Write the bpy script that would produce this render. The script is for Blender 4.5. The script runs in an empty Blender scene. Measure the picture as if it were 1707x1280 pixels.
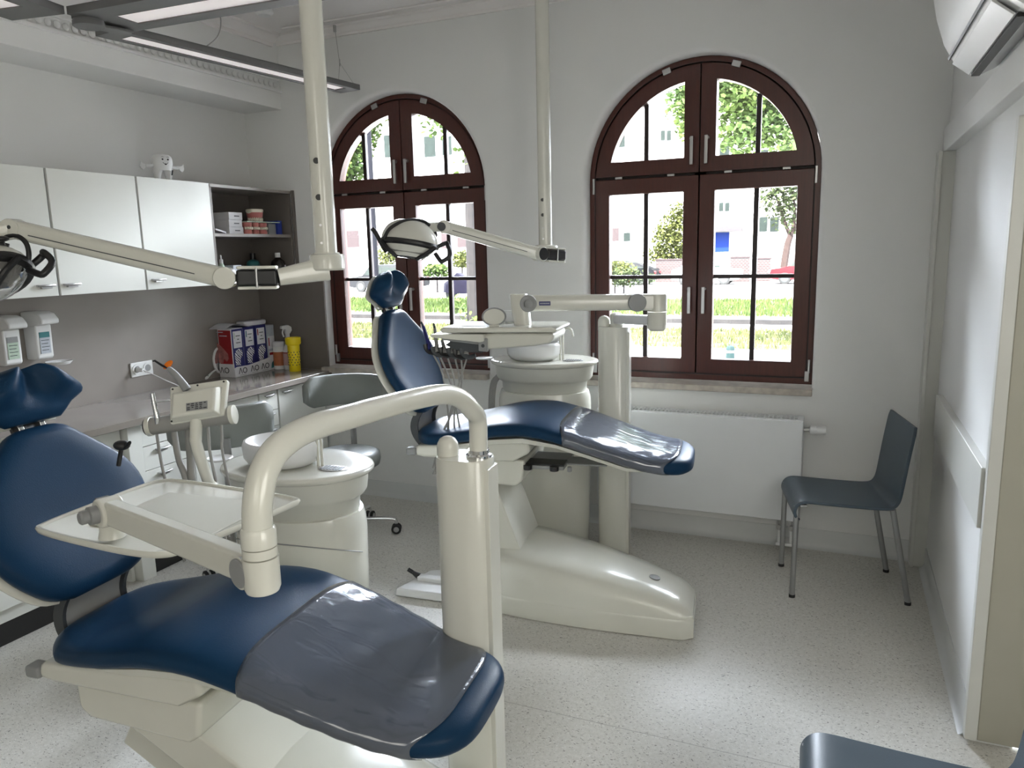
import bpy, bmesh, math, random
from mathutils import Vector, Matrix
random.seed(7)
V = Vector
PI = math.pi
COL = bpy.context.scene.collection

# ------------------------------------------------------------------ camera
CAM = V((0, 0, 1.6))
YAW, PITCH, ROLL, FPX = 0.40815076, 0.17392315, -0.02334171, 1265.5
_fw = V((-math.sin(YAW), math.cos(YAW), 0)); _rt = V((math.cos(YAW), math.sin(YAW), 0))
FWD = _fw*math.cos(PITCH) - V((0, 0, 1))*math.sin(PITCH)
_up = _rt.cross(FWD)
RGT = _rt*math.cos(ROLL) + _up*math.sin(ROLL)
UPV = _up*math.cos(ROLL) - _rt*math.sin(ROLL)
cd = bpy.data.cameras.new('camera'); cam = bpy.data.objects.new('camera', cd); COL.objects.link(cam)
cam.matrix_world = Matrix(((RGT.x, UPV.x, -FWD.x, 0), (RGT.y, UPV.y, -FWD.y, 0), (RGT.z, UPV.z, -FWD.z, 1.6), (0, 0, 0, 1)))
cd.sensor_fit = 'HORIZONTAL'; cd.sensor_width = 36; cd.lens = 36*FPX/1707; cd.clip_start = 0.05; cd.clip_end = 400
bpy.context.scene.camera = cam

def _ray(px, py): return FWD*FPX + RGT*(px-853.5) - UPV*(py-640)
def py_(px, py, y): d = _ray(px, py); return CAM + d*((y-CAM.y)/d.y)      # point of a survey ray on a wall plane y
def pz_(px, py, z): d = _ray(px, py); return CAM + d*((z-CAM.z)/d.z)
def px_(px, py, x): d = _ray(px, py); return CAM + d*((x-CAM.x)/d.x)
def pd_(px, py, dep): return CAM + _ray(px, py)*(dep/FPX)

# ------------------------------------------------------------------ materials
def nodes(name):
    m = bpy.data.materials.new(name); m.use_nodes = True
    nt = m.node_tree; return m, nt, nt.nodes['Principled BSDF']
def mat(name, col, rough=.5, metal=0, var=.03, scale=8, bump=0, bscale=60, coat=0, emit=0, sheen=0, spec=None):
    m, nt, b = nodes(name)
    tc = nt.nodes.new('ShaderNodeTexCoord'); nz = nt.nodes.new('ShaderNodeTexNoise'); nz.inputs['Scale'].default_value = scale
    nt.links.new(tc.outputs['Object'], nz.inputs['Vector'])
    cr = nt.nodes.new('ShaderNodeValToRGB')
    c0 = [max(0, c*(1-var)) for c in col]; c1 = [min(1, c*(1+var)) for c in col]
    cr.color_ramp.elements[0].color = (*c0, 1); cr.color_ramp.elements[1].color = (*c1, 1)
    cr.color_ramp.elements[0].position = .3; cr.color_ramp.elements[1].position = .7
    nt.links.new(nz.outputs['Fac'], cr.inputs['Fac']); nt.links.new(cr.outputs['Color'], b.inputs['Base Color'])
    b.inputs['Roughness'].default_value = rough; b.inputs['Metallic'].default_value = metal
    if coat: b.inputs['Coat Weight'].default_value = coat; b.inputs['Coat Roughness'].default_value = .08
    if spec is not None: b.inputs['Specular IOR Level'].default_value = spec
    if emit:
        b.inputs['Emission Color'].default_value = (*col, 1); b.inputs['Emission Strength'].default_value = emit
    if bump:
        n2 = nt.nodes.new('ShaderNodeTexNoise'); n2.inputs['Scale'].default_value = bscale; n2.inputs['Detail'].default_value = 3
        nt.links.new(tc.outputs['Object'], n2.inputs['Vector'])
        bp = nt.nodes.new('ShaderNodeBump'); bp.inputs['Strength'].default_value = bump; bp.inputs['Distance'].default_value = .004
        nt.links.new(n2.outputs['Fac'], bp.inputs['Height']); nt.links.new(bp.outputs['Normal'], b.inputs['Normal'])
    return m
M = {}
M['wall'] = mat('wall_paint', (.74, .74, .725), .8, var=.015, scale=2, bump=.15, bscale=220)
M['ceil'] = mat('ceiling_paint', (.80, .77, .755), .85, var=.015, scale=2, bump=.1, bscale=200)
M['trim'] = mat('gloss_trim_paint', (.62, .62, .58), .4, var=.015)
M['skirt'] = mat('vinyl_skirting', (.62, .63, .62), .45, var=.02)
M['cream'] = mat('cream_lacquer', (.65, .645, .575), .22, var=.01, coat=.35)
M['cream2'] = mat('cream_plastic_matt', (.61, .605, .54), .38, var=.01)
M['white'] = mat('white_plastic', (.74, .745, .74), .32, var=.01)
M['cab'] = mat('cabinet_front', (.70, .71, .67), .35, var=.01)
M['blue'] = mat('navy_vinyl', (.0085, .034, .078), .36, var=.08, scale=3, bump=.12, bscale=320, spec=.1)
M['greyvinyl'] = mat('grey_vinyl', (.21, .225, .215), .45, var=.04, bump=.1, bscale=300)
M['dgrey'] = mat('dark_grey_plastic', (.045, .05, .055), .5, var=.04)
M['black'] = mat('black_plastic', (.008, .008, .009), .35, var=.05)
M['mgrey'] = mat('mid_grey_plastic', (.26, .265, .265), .45, var=.03)
M['hose'] = mat('grey_hose', (.27, .265, .25), .5, var=.04)
M['chrome'] = mat('chrome', (.75, .75, .75), .12, 1, var=.02)
M['steel'] = mat('brushed_steel', (.5, .5, .5), .35, 1, var=.03)
M['alu'] = mat('grey_aluminium', (.34, .345, .345), .4, .6, var=.02)
M['silver_plate'] = mat('satin_silver_plate', (.42, .42, .41), .4, .2, var=.03)
M['lightframe'] = mat('light_housing_grey', (.15, .15, .15), .5, .2, var=.03)
M['taupe'] = mat('taupe_laminate', (.235, .21, .19), .38, var=.05, scale=5)
M['taupe_top'] = mat('taupe_worktop', (.25, .225, .2), .13, var=.05, scale=5)
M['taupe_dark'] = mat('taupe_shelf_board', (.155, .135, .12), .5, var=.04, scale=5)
M['plinth'] = mat('black_plinth', (.012, .012, .012), .5, var=.05)
M['slate'] = mat('slate_blue_seat_plastic', (.048, .072, .095), .42, var=.04, bump=.1, bscale=400)
M['rad'] = mat('radiator_enamel', (.70, .715, .725), .35, var=.01)
M['orange'] = mat('orange_shield', (.75, .18, .01), .25, var=.05)
M['yellow'] = mat('yellow_plastic', (.80, .62, .01), .35, var=.03)
M['red'] = mat('red_print', (.27, .008, .012), .5, var=.05)
M['navyprint'] = mat('navy_print', (.012, .014, .12), .4, var=.05)
M['card'] = mat('white_card', (.66, .66, .68), .55, var=.02)
M['paper'] = mat('white_paper', (.68, .68, .72), .7, var=.02)
M['ink'] = mat('black_ink', (.01, .01, .015), .6, var=.02)
M['pink'] = mat('pink_acrylic', (.48, .15, .13), .35, var=.08, scale=30)
M['tooth'] = mat('ivory_tooth', (.72, .68, .56), .3, var=.03)
M['brownlabel'] = mat('orange_brown_label', (.42, .13, .05), .5, var=.1, scale=30)
M['pinklabel'] = mat('pink_label', (.55, .36, .34), .5, var=.05)
M['teal'] = mat('teal_label', (.03, .16, .17), .4, var=.1)
M['greylabel'] = mat('pale_label', (.42, .45, .50), .4, var=.06, scale=60)
M['greenlabel'] = mat('pale_green_label', (.42, .52, .42), .4, var=.06, scale=60)
M['amber'] = mat('dark_bottle_glass', (.012, .009, .008), .15, var=.1)
M['bluecard'] = mat('royal_blue_card', (.01, .03, .26), .45, var=.05)
M['panel'] = mat('light_diffuser', (.85, .79, .78), .5, var=.01, emit=.35)  # lamp is off; weak emission stands in for light falling on the diffuser
M['tube'] = mat('suspension_cable', (.3, .3, .29), .4, .5)
M['tan'] = mat('tan_backlit_door', (.40, .385, .315), .45, var=.015)  # shade of the backlit door face is put into this tan
M['rubber'] = mat('black_rubber', (.012, .012, .012), .6)

def wood():
    m, nt, b = nodes('mahogany_frame')
    tc = nt.nodes.new('ShaderNodeTexCoord'); mp = nt.nodes.new('ShaderNodeMapping'); mp.inputs['Scale'].default_value = (30, 30, 2.5)
    nz = nt.nodes.new('ShaderNodeTexNoise'); nz.inputs['Scale'].default_value = 3; nz.inputs['Detail'].default_value = 5
    cr = nt.nodes.new('ShaderNodeValToRGB'); cr.color_ramp.elements[0].color = (.042, .0105, .0075, 1); cr.color_ramp.elements[1].color = (.085, .021, .0135, 1)
    nt.links.new(tc.outputs['Object'], mp.inputs['Vector']); nt.links.new(mp.outputs[0], nz.inputs['Vector'])
    nt.links.new(nz.outputs['Fac'], cr.inputs['Fac']); nt.links.new(cr.outputs['Color'], b.inputs['Base Color'])
    b.inputs['Roughness'].default_value = .32
    return m
M['wood'] = wood()
M['woodpost'] = mat('dark_frame_gap', (.015, .006, .005), .5)

def floor_mat():
    m, nt, b = nodes('speckled_vinyl')
    L = nt.links.new
    tc = nt.nodes.new('ShaderNodeTexCoord')
    base = nt.nodes.new('ShaderNodeTexNoise'); base.inputs['Scale'].default_value = 70; base.inputs['Detail'].default_value = 4
    L(tc.outputs['Object'], base.inputs['Vector'])
    cr = nt.nodes.new('ShaderNodeValToRGB'); cr.color_ramp.elements[0].position = .35; cr.color_ramp.elements[1].position = .68
    cr.color_ramp.elements[0].color = (.57, .555, .51, 1); cr.color_ramp.elements[1].color = (.65, .635, .59, 1)
    L(base.outputs['Fac'], cr.inputs['Fac'])
    last = cr.outputs['Color']
    # two families of dark chips and one of pale chips, stretched both ways
    for k, (sc, th, c, dist) in enumerate(((58, .13, (.13, .125, .115, 1), .5), (85, .12, (.20, .185, .165, 1), .9), (70, .13, (.78, .775, .75, 1), .6))):
        nd = nt.nodes.new('ShaderNodeTexNoise'); nd.inputs['Scale'].default_value = 30+k*9
        ad = nt.nodes.new('ShaderNodeMixRGB'); ad.blend_type = 'ADD'; ad.inputs['Fac'].default_value = .035*dist*2
        L(tc.outputs['Object'], ad.inputs[1]); L(nd.outputs['Color'], ad.inputs[2]); L(tc.outputs['Object'], nd.inputs['Vector'])
        mp = nt.nodes.new('ShaderNodeMapping'); mp.inputs['Scale'].default_value = (1, 2.8, 1); mp.inputs['Rotation'].default_value = (0, 0, .4+k*1.1)
        mp.inputs['Location'].default_value = (k*3.3, k, 0)
        L(ad.outputs[0], mp.inputs['Vector'])
        vo = nt.nodes.new('ShaderNodeTexVoronoi'); vo.inputs['Scale'].default_value = sc
        L(mp.outputs[0], vo.inputs['Vector'])
        sep = nt.nodes.new('ShaderNodeSeparateColor'); L(vo.outputs['Color'], sep.inputs[0])
        lt = nt.nodes.new('ShaderNodeMath'); lt.operation = 'LESS_THAN'; lt.inputs[1].default_value = th+.1; L(vo.outputs['Distance'], lt.inputs[0])
        g = nt.nodes.new('ShaderNodeMath'); g.operation = 'GREATER_THAN'; g.inputs[1].default_value = .42; L(sep.outputs[0], g.inputs[0])
        mu = nt.nodes.new('ShaderNodeMath'); mu.operation = 'MULTIPLY'; L(lt.outputs[0], mu.inputs[0]); L(g.outputs[0], mu.inputs[1])
        m8 = nt.nodes.new('ShaderNodeMath'); m8.operation = 'MULTIPLY'; m8.inputs[1].default_value = .75; L(mu.outputs[0], m8.inputs[0])
        mx = nt.nodes.new('ShaderNodeMixRGB'); mx.inputs[2].default_value = c
        L(m8.outputs[0], mx.inputs['Fac']); L(last, mx.inputs[1]); last = mx.outputs[0]
    # welded seams every two metres across the room
    sx = nt.nodes.new('ShaderNodeSeparateXYZ'); L(tc.outputs['Object'], sx.inputs[0])
    a = nt.nodes.new('ShaderNodeMath'); a.operation = 'ADD'; a.inputs[1].default_value = -2.272; L(sx.outputs['Y'], a.inputs[0])
    ab = nt.nodes.new('ShaderNodeMath'); ab.operation = 'ABSOLUTE'; L(a.outputs[0], ab.inputs[0])
    ls = nt.nodes.new('ShaderNodeMath'); ls.operation = 'LESS_THAN'; ls.inputs[1].default_value = .0018; L(ab.outputs[0], ls.inputs[0])
    l2 = nt.nodes.new('ShaderNodeMath'); l2.operation = 'MULTIPLY'; l2.inputs[1].default_value = .6; L(ls.outputs[0], l2.inputs[0])
    mx = nt.nodes.new('ShaderNodeMixRGB'); mx.inputs[2].default_value = (.26, .25, .23, 1); L(l2.outputs[0], mx.inputs['Fac']); L(last, mx.inputs[1])
    L(mx.outputs[0], b.inputs['Base Color']); b.inputs['Roughness'].default_value = .5; b.inputs['Specular IOR Level'].default_value = .35
    return m
M['floor'] = floor_mat()

def glass_mat(name, tint=(1, 1, 1), rough=0, fac=.06, alpha=0, col=(.1, .1, .1), bump=0, bscale=12):
    m = bpy.data.materials.new(name); m.use_nodes = True; nt = m.node_tree; nt.nodes.clear(); L = nt.links.new
    out = nt.nodes.new('ShaderNodeOutputMaterial'); tr = nt.nodes.new('ShaderNodeBsdfTransparent'); tr.inputs[0].default_value = (*tint, 1)
    gl = nt.nodes.new('ShaderNodeBsdfGlossy'); gl.inputs['Roughness'].default_value = rough
    fr = nt.nodes.new('ShaderNodeFresnel'); fr.inputs[0].default_value = 1.45
    mx = nt.nodes.new('ShaderNodeMixShader')
    body = tr.outputs[0]
    if alpha:
        df = nt.nodes.new('ShaderNodeBsdfDiffuse'); df.inputs[0].default_value = (*col, 1)
        m1 = nt.nodes.new('ShaderNodeMixShader'); m1.inputs[0].default_value = alpha
        L(tr.outputs[0], m1.inputs[1]); L(df.outputs[0], m1.inputs[2]); body = m1.outputs[0]
    L(body, mx.inputs[1]); L(gl.outputs[0], mx.inputs[2])
    ad = nt.nodes.new('ShaderNodeMath'); ad.operation = 'ADD'; ad.inputs[1].default_value = fac-.04; ad.use_clamp = True
    L(fr.outputs[0], ad.inputs[0]); L(ad.outputs[0], mx.inputs[0]); L(mx.outputs[0], out.inputs[0])
    if bump:
        tc = nt.nodes.new('ShaderNodeTexCoord'); mp = nt.nodes.new('ShaderNodeMapping'); mp.inputs['Scale'].default_value = (1, 2.2, 1)
        mp.inputs['Rotation'].default_value = (0, 0, .8)
        n2 = nt.nodes.new('ShaderNodeTexNoise'); n2.inputs['Scale'].default_value = bscale; n2.inputs['Detail'].default_value = 2; n2.inputs['Distortion'].default_value = 1.2
        L(tc.outputs['Object'], mp.inputs[0]); L(mp.outputs[0], n2.inputs['Vector'])
        bp = nt.nodes.new('ShaderNodeBump'); bp.inputs['Strength'].default_value = bump; bp.inputs['Distance'].default_value = .02
        L(n2.outputs['Fac'], bp.inputs['Height']); L(bp.outputs['Normal'], gl.inputs['Normal'])
    return m
M['glass'] = glass_mat('window_glass')
M['film'] = glass_mat('clear_plastic_cover', rough=.13, fac=.10, alpha=.66, col=(.10, .12, .165), bump=.12, bscale=6)
M['reflector'] = glass_mat('smoked_reflector', rough=.1, fac=.10, alpha=.45, col=(.3, .29, .27))
M['clear'] = glass_mat('clear_shield', tint=(.75, .75, .75), rough=.05, fac=.12)

# ------------------------------------------------------------------ mesh helpers
OFF = {}
class MB:
    def __init__(s): s.bm = bmesh.new()
    def ring_skin(s, rings, cap=True, closed=True):
        R = [[s.bm.verts.new(p) for p in r] for r in rings]
        n = len(R[0])
        for a, b in zip(R, R[1:]):
            for i in range(n if closed else n-1):
                j = (i+1) % n
                try: s.bm.faces.new((a[i], a[j], b[j], b[i]))
                except ValueError: pass
        if cap:
            for r in (R[0][::-1], R[-1]):
                try: s.bm.faces.new(r)
                except ValueError: pass
        return s
    def box(s, c, d, rot=0, ax=None):
        c = V(c); hx, hy, hz = [v/2 for v in d]
        if ax: ex, ey, ez = [V(a).normalized() for a in ax]
        else: ex, ey, ez = V((math.cos(rot), math.sin(rot), 0)), V((-math.sin(rot), math.cos(rot), 0)), V((0, 0, 1))
        rings = [[c + ex*(sx*hx) + ey*(sy*hy) + ez*(sz*hz) for sx, sy in ((-1, -1), (1, -1), (1, 1), (-1, 1))] for sz in (-1, 1)]
        return s.ring_skin(rings)
    def span(s, a, b):
        return s.box([(a[i]+b[i])/2 for i in range(3)], [abs(a[i]-b[i]) for i in range(3)])
    def cyl(s, p0, p1, r0, r1=None, n=24):
        p0, p1 = V(p0), V(p1); r1 = r0 if r1 is None else r1
        z = (p1-p0).normalized(); x = z.orthogonal().normalized(); y = z.cross(x)
        rings = [[p + (x*math.cos(2*PI*i/n) + y*math.sin(2*PI*i/n))*r for i in range(n)] for p, r in ((p0, r0), (p1, r1))]
        return s.ring_skin(rings)
    def tube(s, pts, r, n=12, smooth=0, flat=1):
        pts = [V(p) for p in pts]
        if smooth:
            P = [pts[0]*2-pts[1]]+pts+[pts[-1]*2-pts[-2]]; o = []
            for i in range(1, len(P)-2):
                for k in range(smooth):
                    t = k/smooth
                    o.append(.5*((2*P[i])+(P[i+1]-P[i-1])*t+(2*P[i-1]-5*P[i]+4*P[i+1]-P[i+2])*t*t+(3*P[i]-P[i-1]-3*P[i+1]+P[i+2])*t**3))
            pts = o+[pts[-1]]
        rr = r if isinstance(r, (list, tuple)) else None
        rings = []; x = None
        for i, p in enumerate(pts):
            t = (pts[min(i+1, len(pts)-1)]-pts[max(i-1, 0)]).normalized()
            x = t.orthogonal().normalized() if x is None else (x - t*x.dot(t)).normalized()
            y = t.cross(x); q = r if rr is None else rr[0]+(rr[1]-rr[0])*i/(len(pts)-1)
            rings.append([p+(x*math.cos(2*PI*k/n)+y*math.sin(2*PI*k/n)*flat)*q for k in range(n)])
        return s.ring_skin(rings)
    def lathe(s, prof, c=(0, 0, 0), axis=(0, 0, 1), n=32, sx=1, sy=1, rot=0):
        c = V(c); z = V(axis).normalized()
        if abs(z.z) > .999: x, y = V((math.cos(rot), math.sin(rot), 0)), V((-math.sin(rot), math.cos(rot), 0))
        else: x = z.orthogonal().normalized(); y = z.cross(x)
        return s.ring_skin([[c + z*h + x*(math.cos(2*PI*i/n)*r*sx) + y*(math.sin(2*PI*i/n)*r*sy) for i in range(n)] for r, h in prof])
    def prism(s, poly, c, ex, ey, ez, d):
        c, ex, ey, ez = V(c), V(ex), V(ey), V(ez)
        return s.ring_skin([[c+ex*a+ey*b+ez*h for a, b in poly] for h in (-d/2, d/2)])
    def ell(s, c, r, n=20, m=12, ax=None):
        c = V(c); ex, ey, ez = ax or (V((1, 0, 0)), V((0, 1, 0)), V((0, 0, 1)))
        rings = []
        for j in range(m+1):
            t = -PI/2+PI*j/m; q = max(math.cos(t), .02)
            rings.append([c+ex*(math.cos(2*PI*i/n)*q*r[0])+ey*(math.sin(2*PI*i/n)*q*r[1])+ez*(math.sin(t)*r[2]) for i in range(n)])
        return s.ring_skin(rings)
    def build(s, name, m, parent=None, bevel=0, smooth=True, sub=0, loc=None, seg=2, ang=35):
        off = V(OFF.get(parent.name, (0, 0, 0))) if parent else V(loc or (0, 0, 0))
        bmesh.ops.recalc_face_normals(s.bm, faces=s.bm.faces)
        if off.length: bmesh.ops.translate(s.bm, verts=s.bm.verts, vec=-off)
        me = bpy.data.meshes.new(name); s.bm.to_mesh(me); s.bm.free()
        if smooth:
            for p in me.polygons: p.use_smooth = True
        o = bpy.data.objects.new(name, me); COL.objects.link(o)
        if m: me.materials.append(M[m] if isinstance(m, str) else m)
        if parent: o.parent = parent
        else: o.location = off
        OFF[o.name] = off
        if bevel:
            b = o.modifiers.new('b', 'BEVEL'); b.width = bevel; b.segments = seg; b.limit_method = 'ANGLE'; b.angle_limit = math.radians(30); b.harden_normals = True
        if sub:
            u = o.modifiers.new('s', 'SUBSURF'); u.levels = sub; u.render_levels = sub
        elif smooth and not bevel:
            me.set_sharp_from_angle(angle=math.radians(ang))
        return o
def tag(o, label, cat=None, group=None, kind=None):
    if label: o['label'] = label
    if cat: o['category'] = cat
    if group: o['group'] = group
    if kind: o['kind'] = kind
    return o
def thing(name, label, cat, loc, group=None):
    o = bpy.data.objects.new(name, None); COL.objects.link(o); o.location = loc; o.empty_display_size = .1
    OFF[o.name] = V(loc); return tag(o, label, cat, group)
def struct(o, label=None): o['kind'] = 'structure'; 
def st(name, mb, m, **k):
    o = mb.build(name, m, **k)
    if not o.parent: o['kind'] = 'structure'
    return o
def copy_tree(o, parent=None):
    c = o.copy(); COL.objects.link(c)
    if parent: c.parent = parent; c.matrix_parent_inverse = o.matrix_parent_inverse.copy()
    for ch in list(o.children): copy_tree(ch, c)
    return c
def text(s, size, c, ex, ey, m, parent, name='lettering', extr=.0004):
    cu = bpy.data.curves.new(name, 'FONT'); cu.body = s; cu.size = size; cu.align_x = 'CENTER'; cu.align_y = 'CENTER'; cu.extrude = extr
    tmp = bpy.data.objects.new('tmp', cu); COL.objects.link(tmp); bpy.context.view_layer.update()
    me = bpy.data.meshes.new_from_object(tmp.evaluated_get(bpy.context.evaluated_depsgraph_get())); bpy.data.objects.remove(tmp)
    me.materials.clear(); me.materials.append(M[m]); o = bpy.data.objects.new(name, me); COL.objects.link(o)
    ex, ey = V(ex).normalized(), V(ey).normalized(); ez = ex.cross(ey)
    off = V(OFF.get(parent.name, (0, 0, 0)))
    c = V(c)-off
    o.matrix_local = Matrix(((ex.x, ey.x, ez.x, c.x), (ex.y, ey.y, ez.y, c.y), (ex.z, ey.z, ez.z, c.z), (0, 0, 0, 1)))
    o.parent = parent
    return o
# ------------------------------------------------------------------ room shell
YB, XL, XR, ZC = 4.15, -3.68, .455, 2.97
st('floor', MB().span((XL-.1, -2.6, -.1), (1.6, YB+.2, 0)), 'floor', smooth=False)
st('ceiling', MB().span((XL-.1, -2.6, ZC), (1.6, YB+.2, ZC+.1)), 'ceil', smooth=False)
st('wall_left', MB().span((XL-.15, -2.6, 0), (XL, YB+.2, ZC)), 'wall', smooth=False)
st('wall_rear', MB().span((XL-.15, -2.75, 0), (1.6, -2.6, ZC)), 'wall', smooth=False)

WINS = [(-.7175, .6075), (-2.545, .597)]      # centre x, half width of the openings
ZS, ZSP = .86, 1.965                           # sill, springing line
def arch(xc, r, zb, n=40, zs=ZSP):
    pts = [(xc+r, zb)] + [(xc+r*math.cos(PI*i/n), zs+r*math.sin(PI*i/n)) for i in range(n+1)] + [(xc-r, zb)]
    return pts
def wall_with_arches(name, y0, y1, rr, ext, m, x0=XL, x1=1.6, z0=0, z1=ZC):
    bm = bmesh.new()
    edges = []
    def loop(pts, y):
        vs = [bm.verts.new((x, y, z)) for x, z in pts]
        return vs, [bm.edges.new((vs[i], vs[(i+1) % len(vs)])) for i in range(len(vs))]
    vo, e = loop([(x0, z0), (x1, z0), (x1, z1), (x0, z1)], y0); edges += e
    holes = []
    for xc, r in WINS:
        vs, e = loop(arch(xc, r+rr, ZS-(.0 if rr else 0)), y0); edges += e; holes.append((xc, r, vs))
    bmesh.ops.triangle_fill(bm, use_beauty=True, edges=edges)
    for xc, r, vs in holes:
        prev = vs
        steps = [(rr*(1-math.sin(a)), y0+(1 if y1 > y0 else -1)*rr*(1-math.cos(a))) for a in (PI/8, PI/4, 3*PI/8, PI/2)] if rr else []
        for q, y in steps+[(0, y1)]:
            nv = [bm.verts.new((x, y, z)) for x, z in arch(xc, r+q, ZS)]
            for i in range(len(nv)):
                j = (i+1) % len(nv); f = bm.faces.new((prev[i], prev[j], nv[j], nv[i]))
            prev = nv
    bmesh.ops.recalc_face_normals(bm, faces=bm.faces)
    me = bpy.data.meshes.new(name); bm.to_mesh(me); bm.free(); me.materials.append(M[m])
    for p in me.polygons: p.use_smooth = True
    me.set_sharp_from_angle(angle=math.radians(40))
    o = bpy.data.objects.new(name, me); COL.objects.link(o); o['kind'] = 'structure'; return o
wall_with_arches('wall_back', YB, YB+.13, .028, 0, 'wall')
M['stone'] = mat('exterior_render', (.62, .57, .50), .9, var=.2, scale=14, bump=.6, bscale=40)
wall_with_arches('wall_back_exterior', YB+.25, YB+.125, 0, 0, 'stone', z0=-.4, z1=ZC+.3)
# right side: partition with header, corner post, bumper board and the panel beyond its end
st('wall_right', MB().span((XR, 2.62, 0), (XR+.12, YB, 2.02)), 'wall', smooth=False)
st('wall_right_upper', MB().span((.43, -2.6, 2.10), (1.6, YB, ZC)), 'wall', smooth=False)
st('trim_header', MB().span((.408, -2.6, 2.0), (.60, YB, 2.11)), 'wall', bevel=.004)
st('trim_lintel', MB().span((.46, 2.2, 1.93), (1.6, 2.62, 2.0)), 'wall', smooth=False)
st('trim_corner_post', MB().span((.392, 4.065, 0), (.463, YB, 2.0)), 'trim', bevel=.004)
st('trim_post_strip', MB().span((.384, 4.05, 0.0), (.40, YB, 2.0)), 'trim', bevel=.002)
st('trim_bumper_board', MB().span((.428, 2.642, .712), (XR+.002, 3.89, .908)), 'trim', bevel=.003)
st('trim_panel_edge', MB().span((.438, 2.600, 0.012), (.474, 2.64, 1.94)), 'trim', bevel=.003)
st('door_1', MB().span((.474, 2.606, 0.012), (1.3, 2.64, 1.93)), 'tan', bevel=.004)
st('wall_far_right', MB().span((1.3, -2.6, 0), (1.6, 2.62, 2.1)), 'wall', smooth=False)
def cove(name, a, b, inward):
    a, b, w = V(a), V(b), V(inward)
    prof = [(0, .105), (.004, .105), (.006, .10), (.006, .03), (.010, .014), (.022, .003), (.03, 0), (0, 0)]
    mb = MB(); mb.ring_skin([[p+w*q+V((0, 0, h)) for q, h in prof] for p in (a, b)]); return st(name, mb, 'skirt', ang=60)
cove('baseboard_back', (-3.1, YB, 0), (.40, YB, 0), (0, -1, 0))
cove('baseboard_right', (XR, 4.06, 0), (XR, 2.64, 0), (-1, 0, 0))
# downstand beam with bead moulding, cornices
st('trim_beam', MB().span((XL, -2.6, 2.53), (-3.37, YB, ZC)), 'wall', bevel=.004)
prof = [(0, -.055), (.012, -.055), (.014, -.04), (.03, -.034), (.036, -.018), (.06, -.012), (.062, 0), (0, 0)]
mb = MB(); mb.ring_skin([[V((x, YB-a, ZC+b)) for a, b in prof] for x in (-3.37, 1.6)]); st('trim_cornice_back', mb, 'ceil', ang=60)
mb = MB(); mb.span((-3.2, YB-.16, ZC-.012), (1.6, YB-.135, ZC)); st('trim_ceiling_bead', mb, 'ceil', bevel=.005)
mb = MB(); mb.ring_skin([[V((-3.37+a*1.3, y, ZC+b*1.3)) for a, b in prof] for y in (-2.6, YB-.06)]); st('trim_cornice_left', mb, 'ceil', ang=60)
mb = MB()
mb.span((-3.37, -2.6, 2.63), (-3.352, YB-.01, 2.645)); mb.span((-3.37, -2.6, 2.70), (-3.36, YB-.01, 2.71))
for i in range(62): mb.ell((-3.366, 1.35+i*.045, 2.672), (.007, .017, .018), 10, 6)
st('trim_egg_moulding', mb, 'wall')

# ------------------------------------------------------------------ windows
def ribbon(mb, outer, inner, y0, y1):
    n = len(outer); v = []
    for pts, y in ((outer, y0), (outer, y1), (inner, y1), (inner, y0)):
        v.append([mb.bm.verts.new((x, y, z)) for x, z in pts])
    for k in range(4):
        a, b = v[k], v[(k+1) % 4]
        for i in range(n):
            j = (i+1) % n; mb.bm.faces.new((a[i], a[j], b[j], b[i]))
    return mb
def pane(mb, pts, y, d=.004):
    return mb.ring_skin([[V((x, y+s, z)) for x, z in pts] for s in (-d/2, d/2)])
def rect(x0, x1, z0, z1): return [(x0, z0), (x1, z0), (x1, z1), (x0, z1)]
def quarter(xc, s, xi, zb, R, n=20):
    # light bounded by x=xc+s*xi, z=zb and an arc of radius R about (xc, ZSP)
    a0 = math.asin(max(0, (zb-ZSP))/R); a1 = math.acos(xi/R)
    return [(xc+s*xi, zb)] + [(xc+s*R*math.cos(a0+(a1-a0)*i/n), ZSP+R*math.sin(a0+(a1-a0)*i/n)) for i in range(n+1)]
YF = YB+.10
def handle(parent, x, z, s):
    mb = MB(); mb.span((x-.013, YF-.008, z-.03), (x+.013, YF, z+.035)); mb.cyl((x, YF-.008, z+.012), (x, YF-.04, z+.012), .009)
    mb.box((x-s*.004, YF-.043, z-.05), (.018, .012, .145)); return mb.build('handle', 'steel', parent, bevel=.003)
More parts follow.
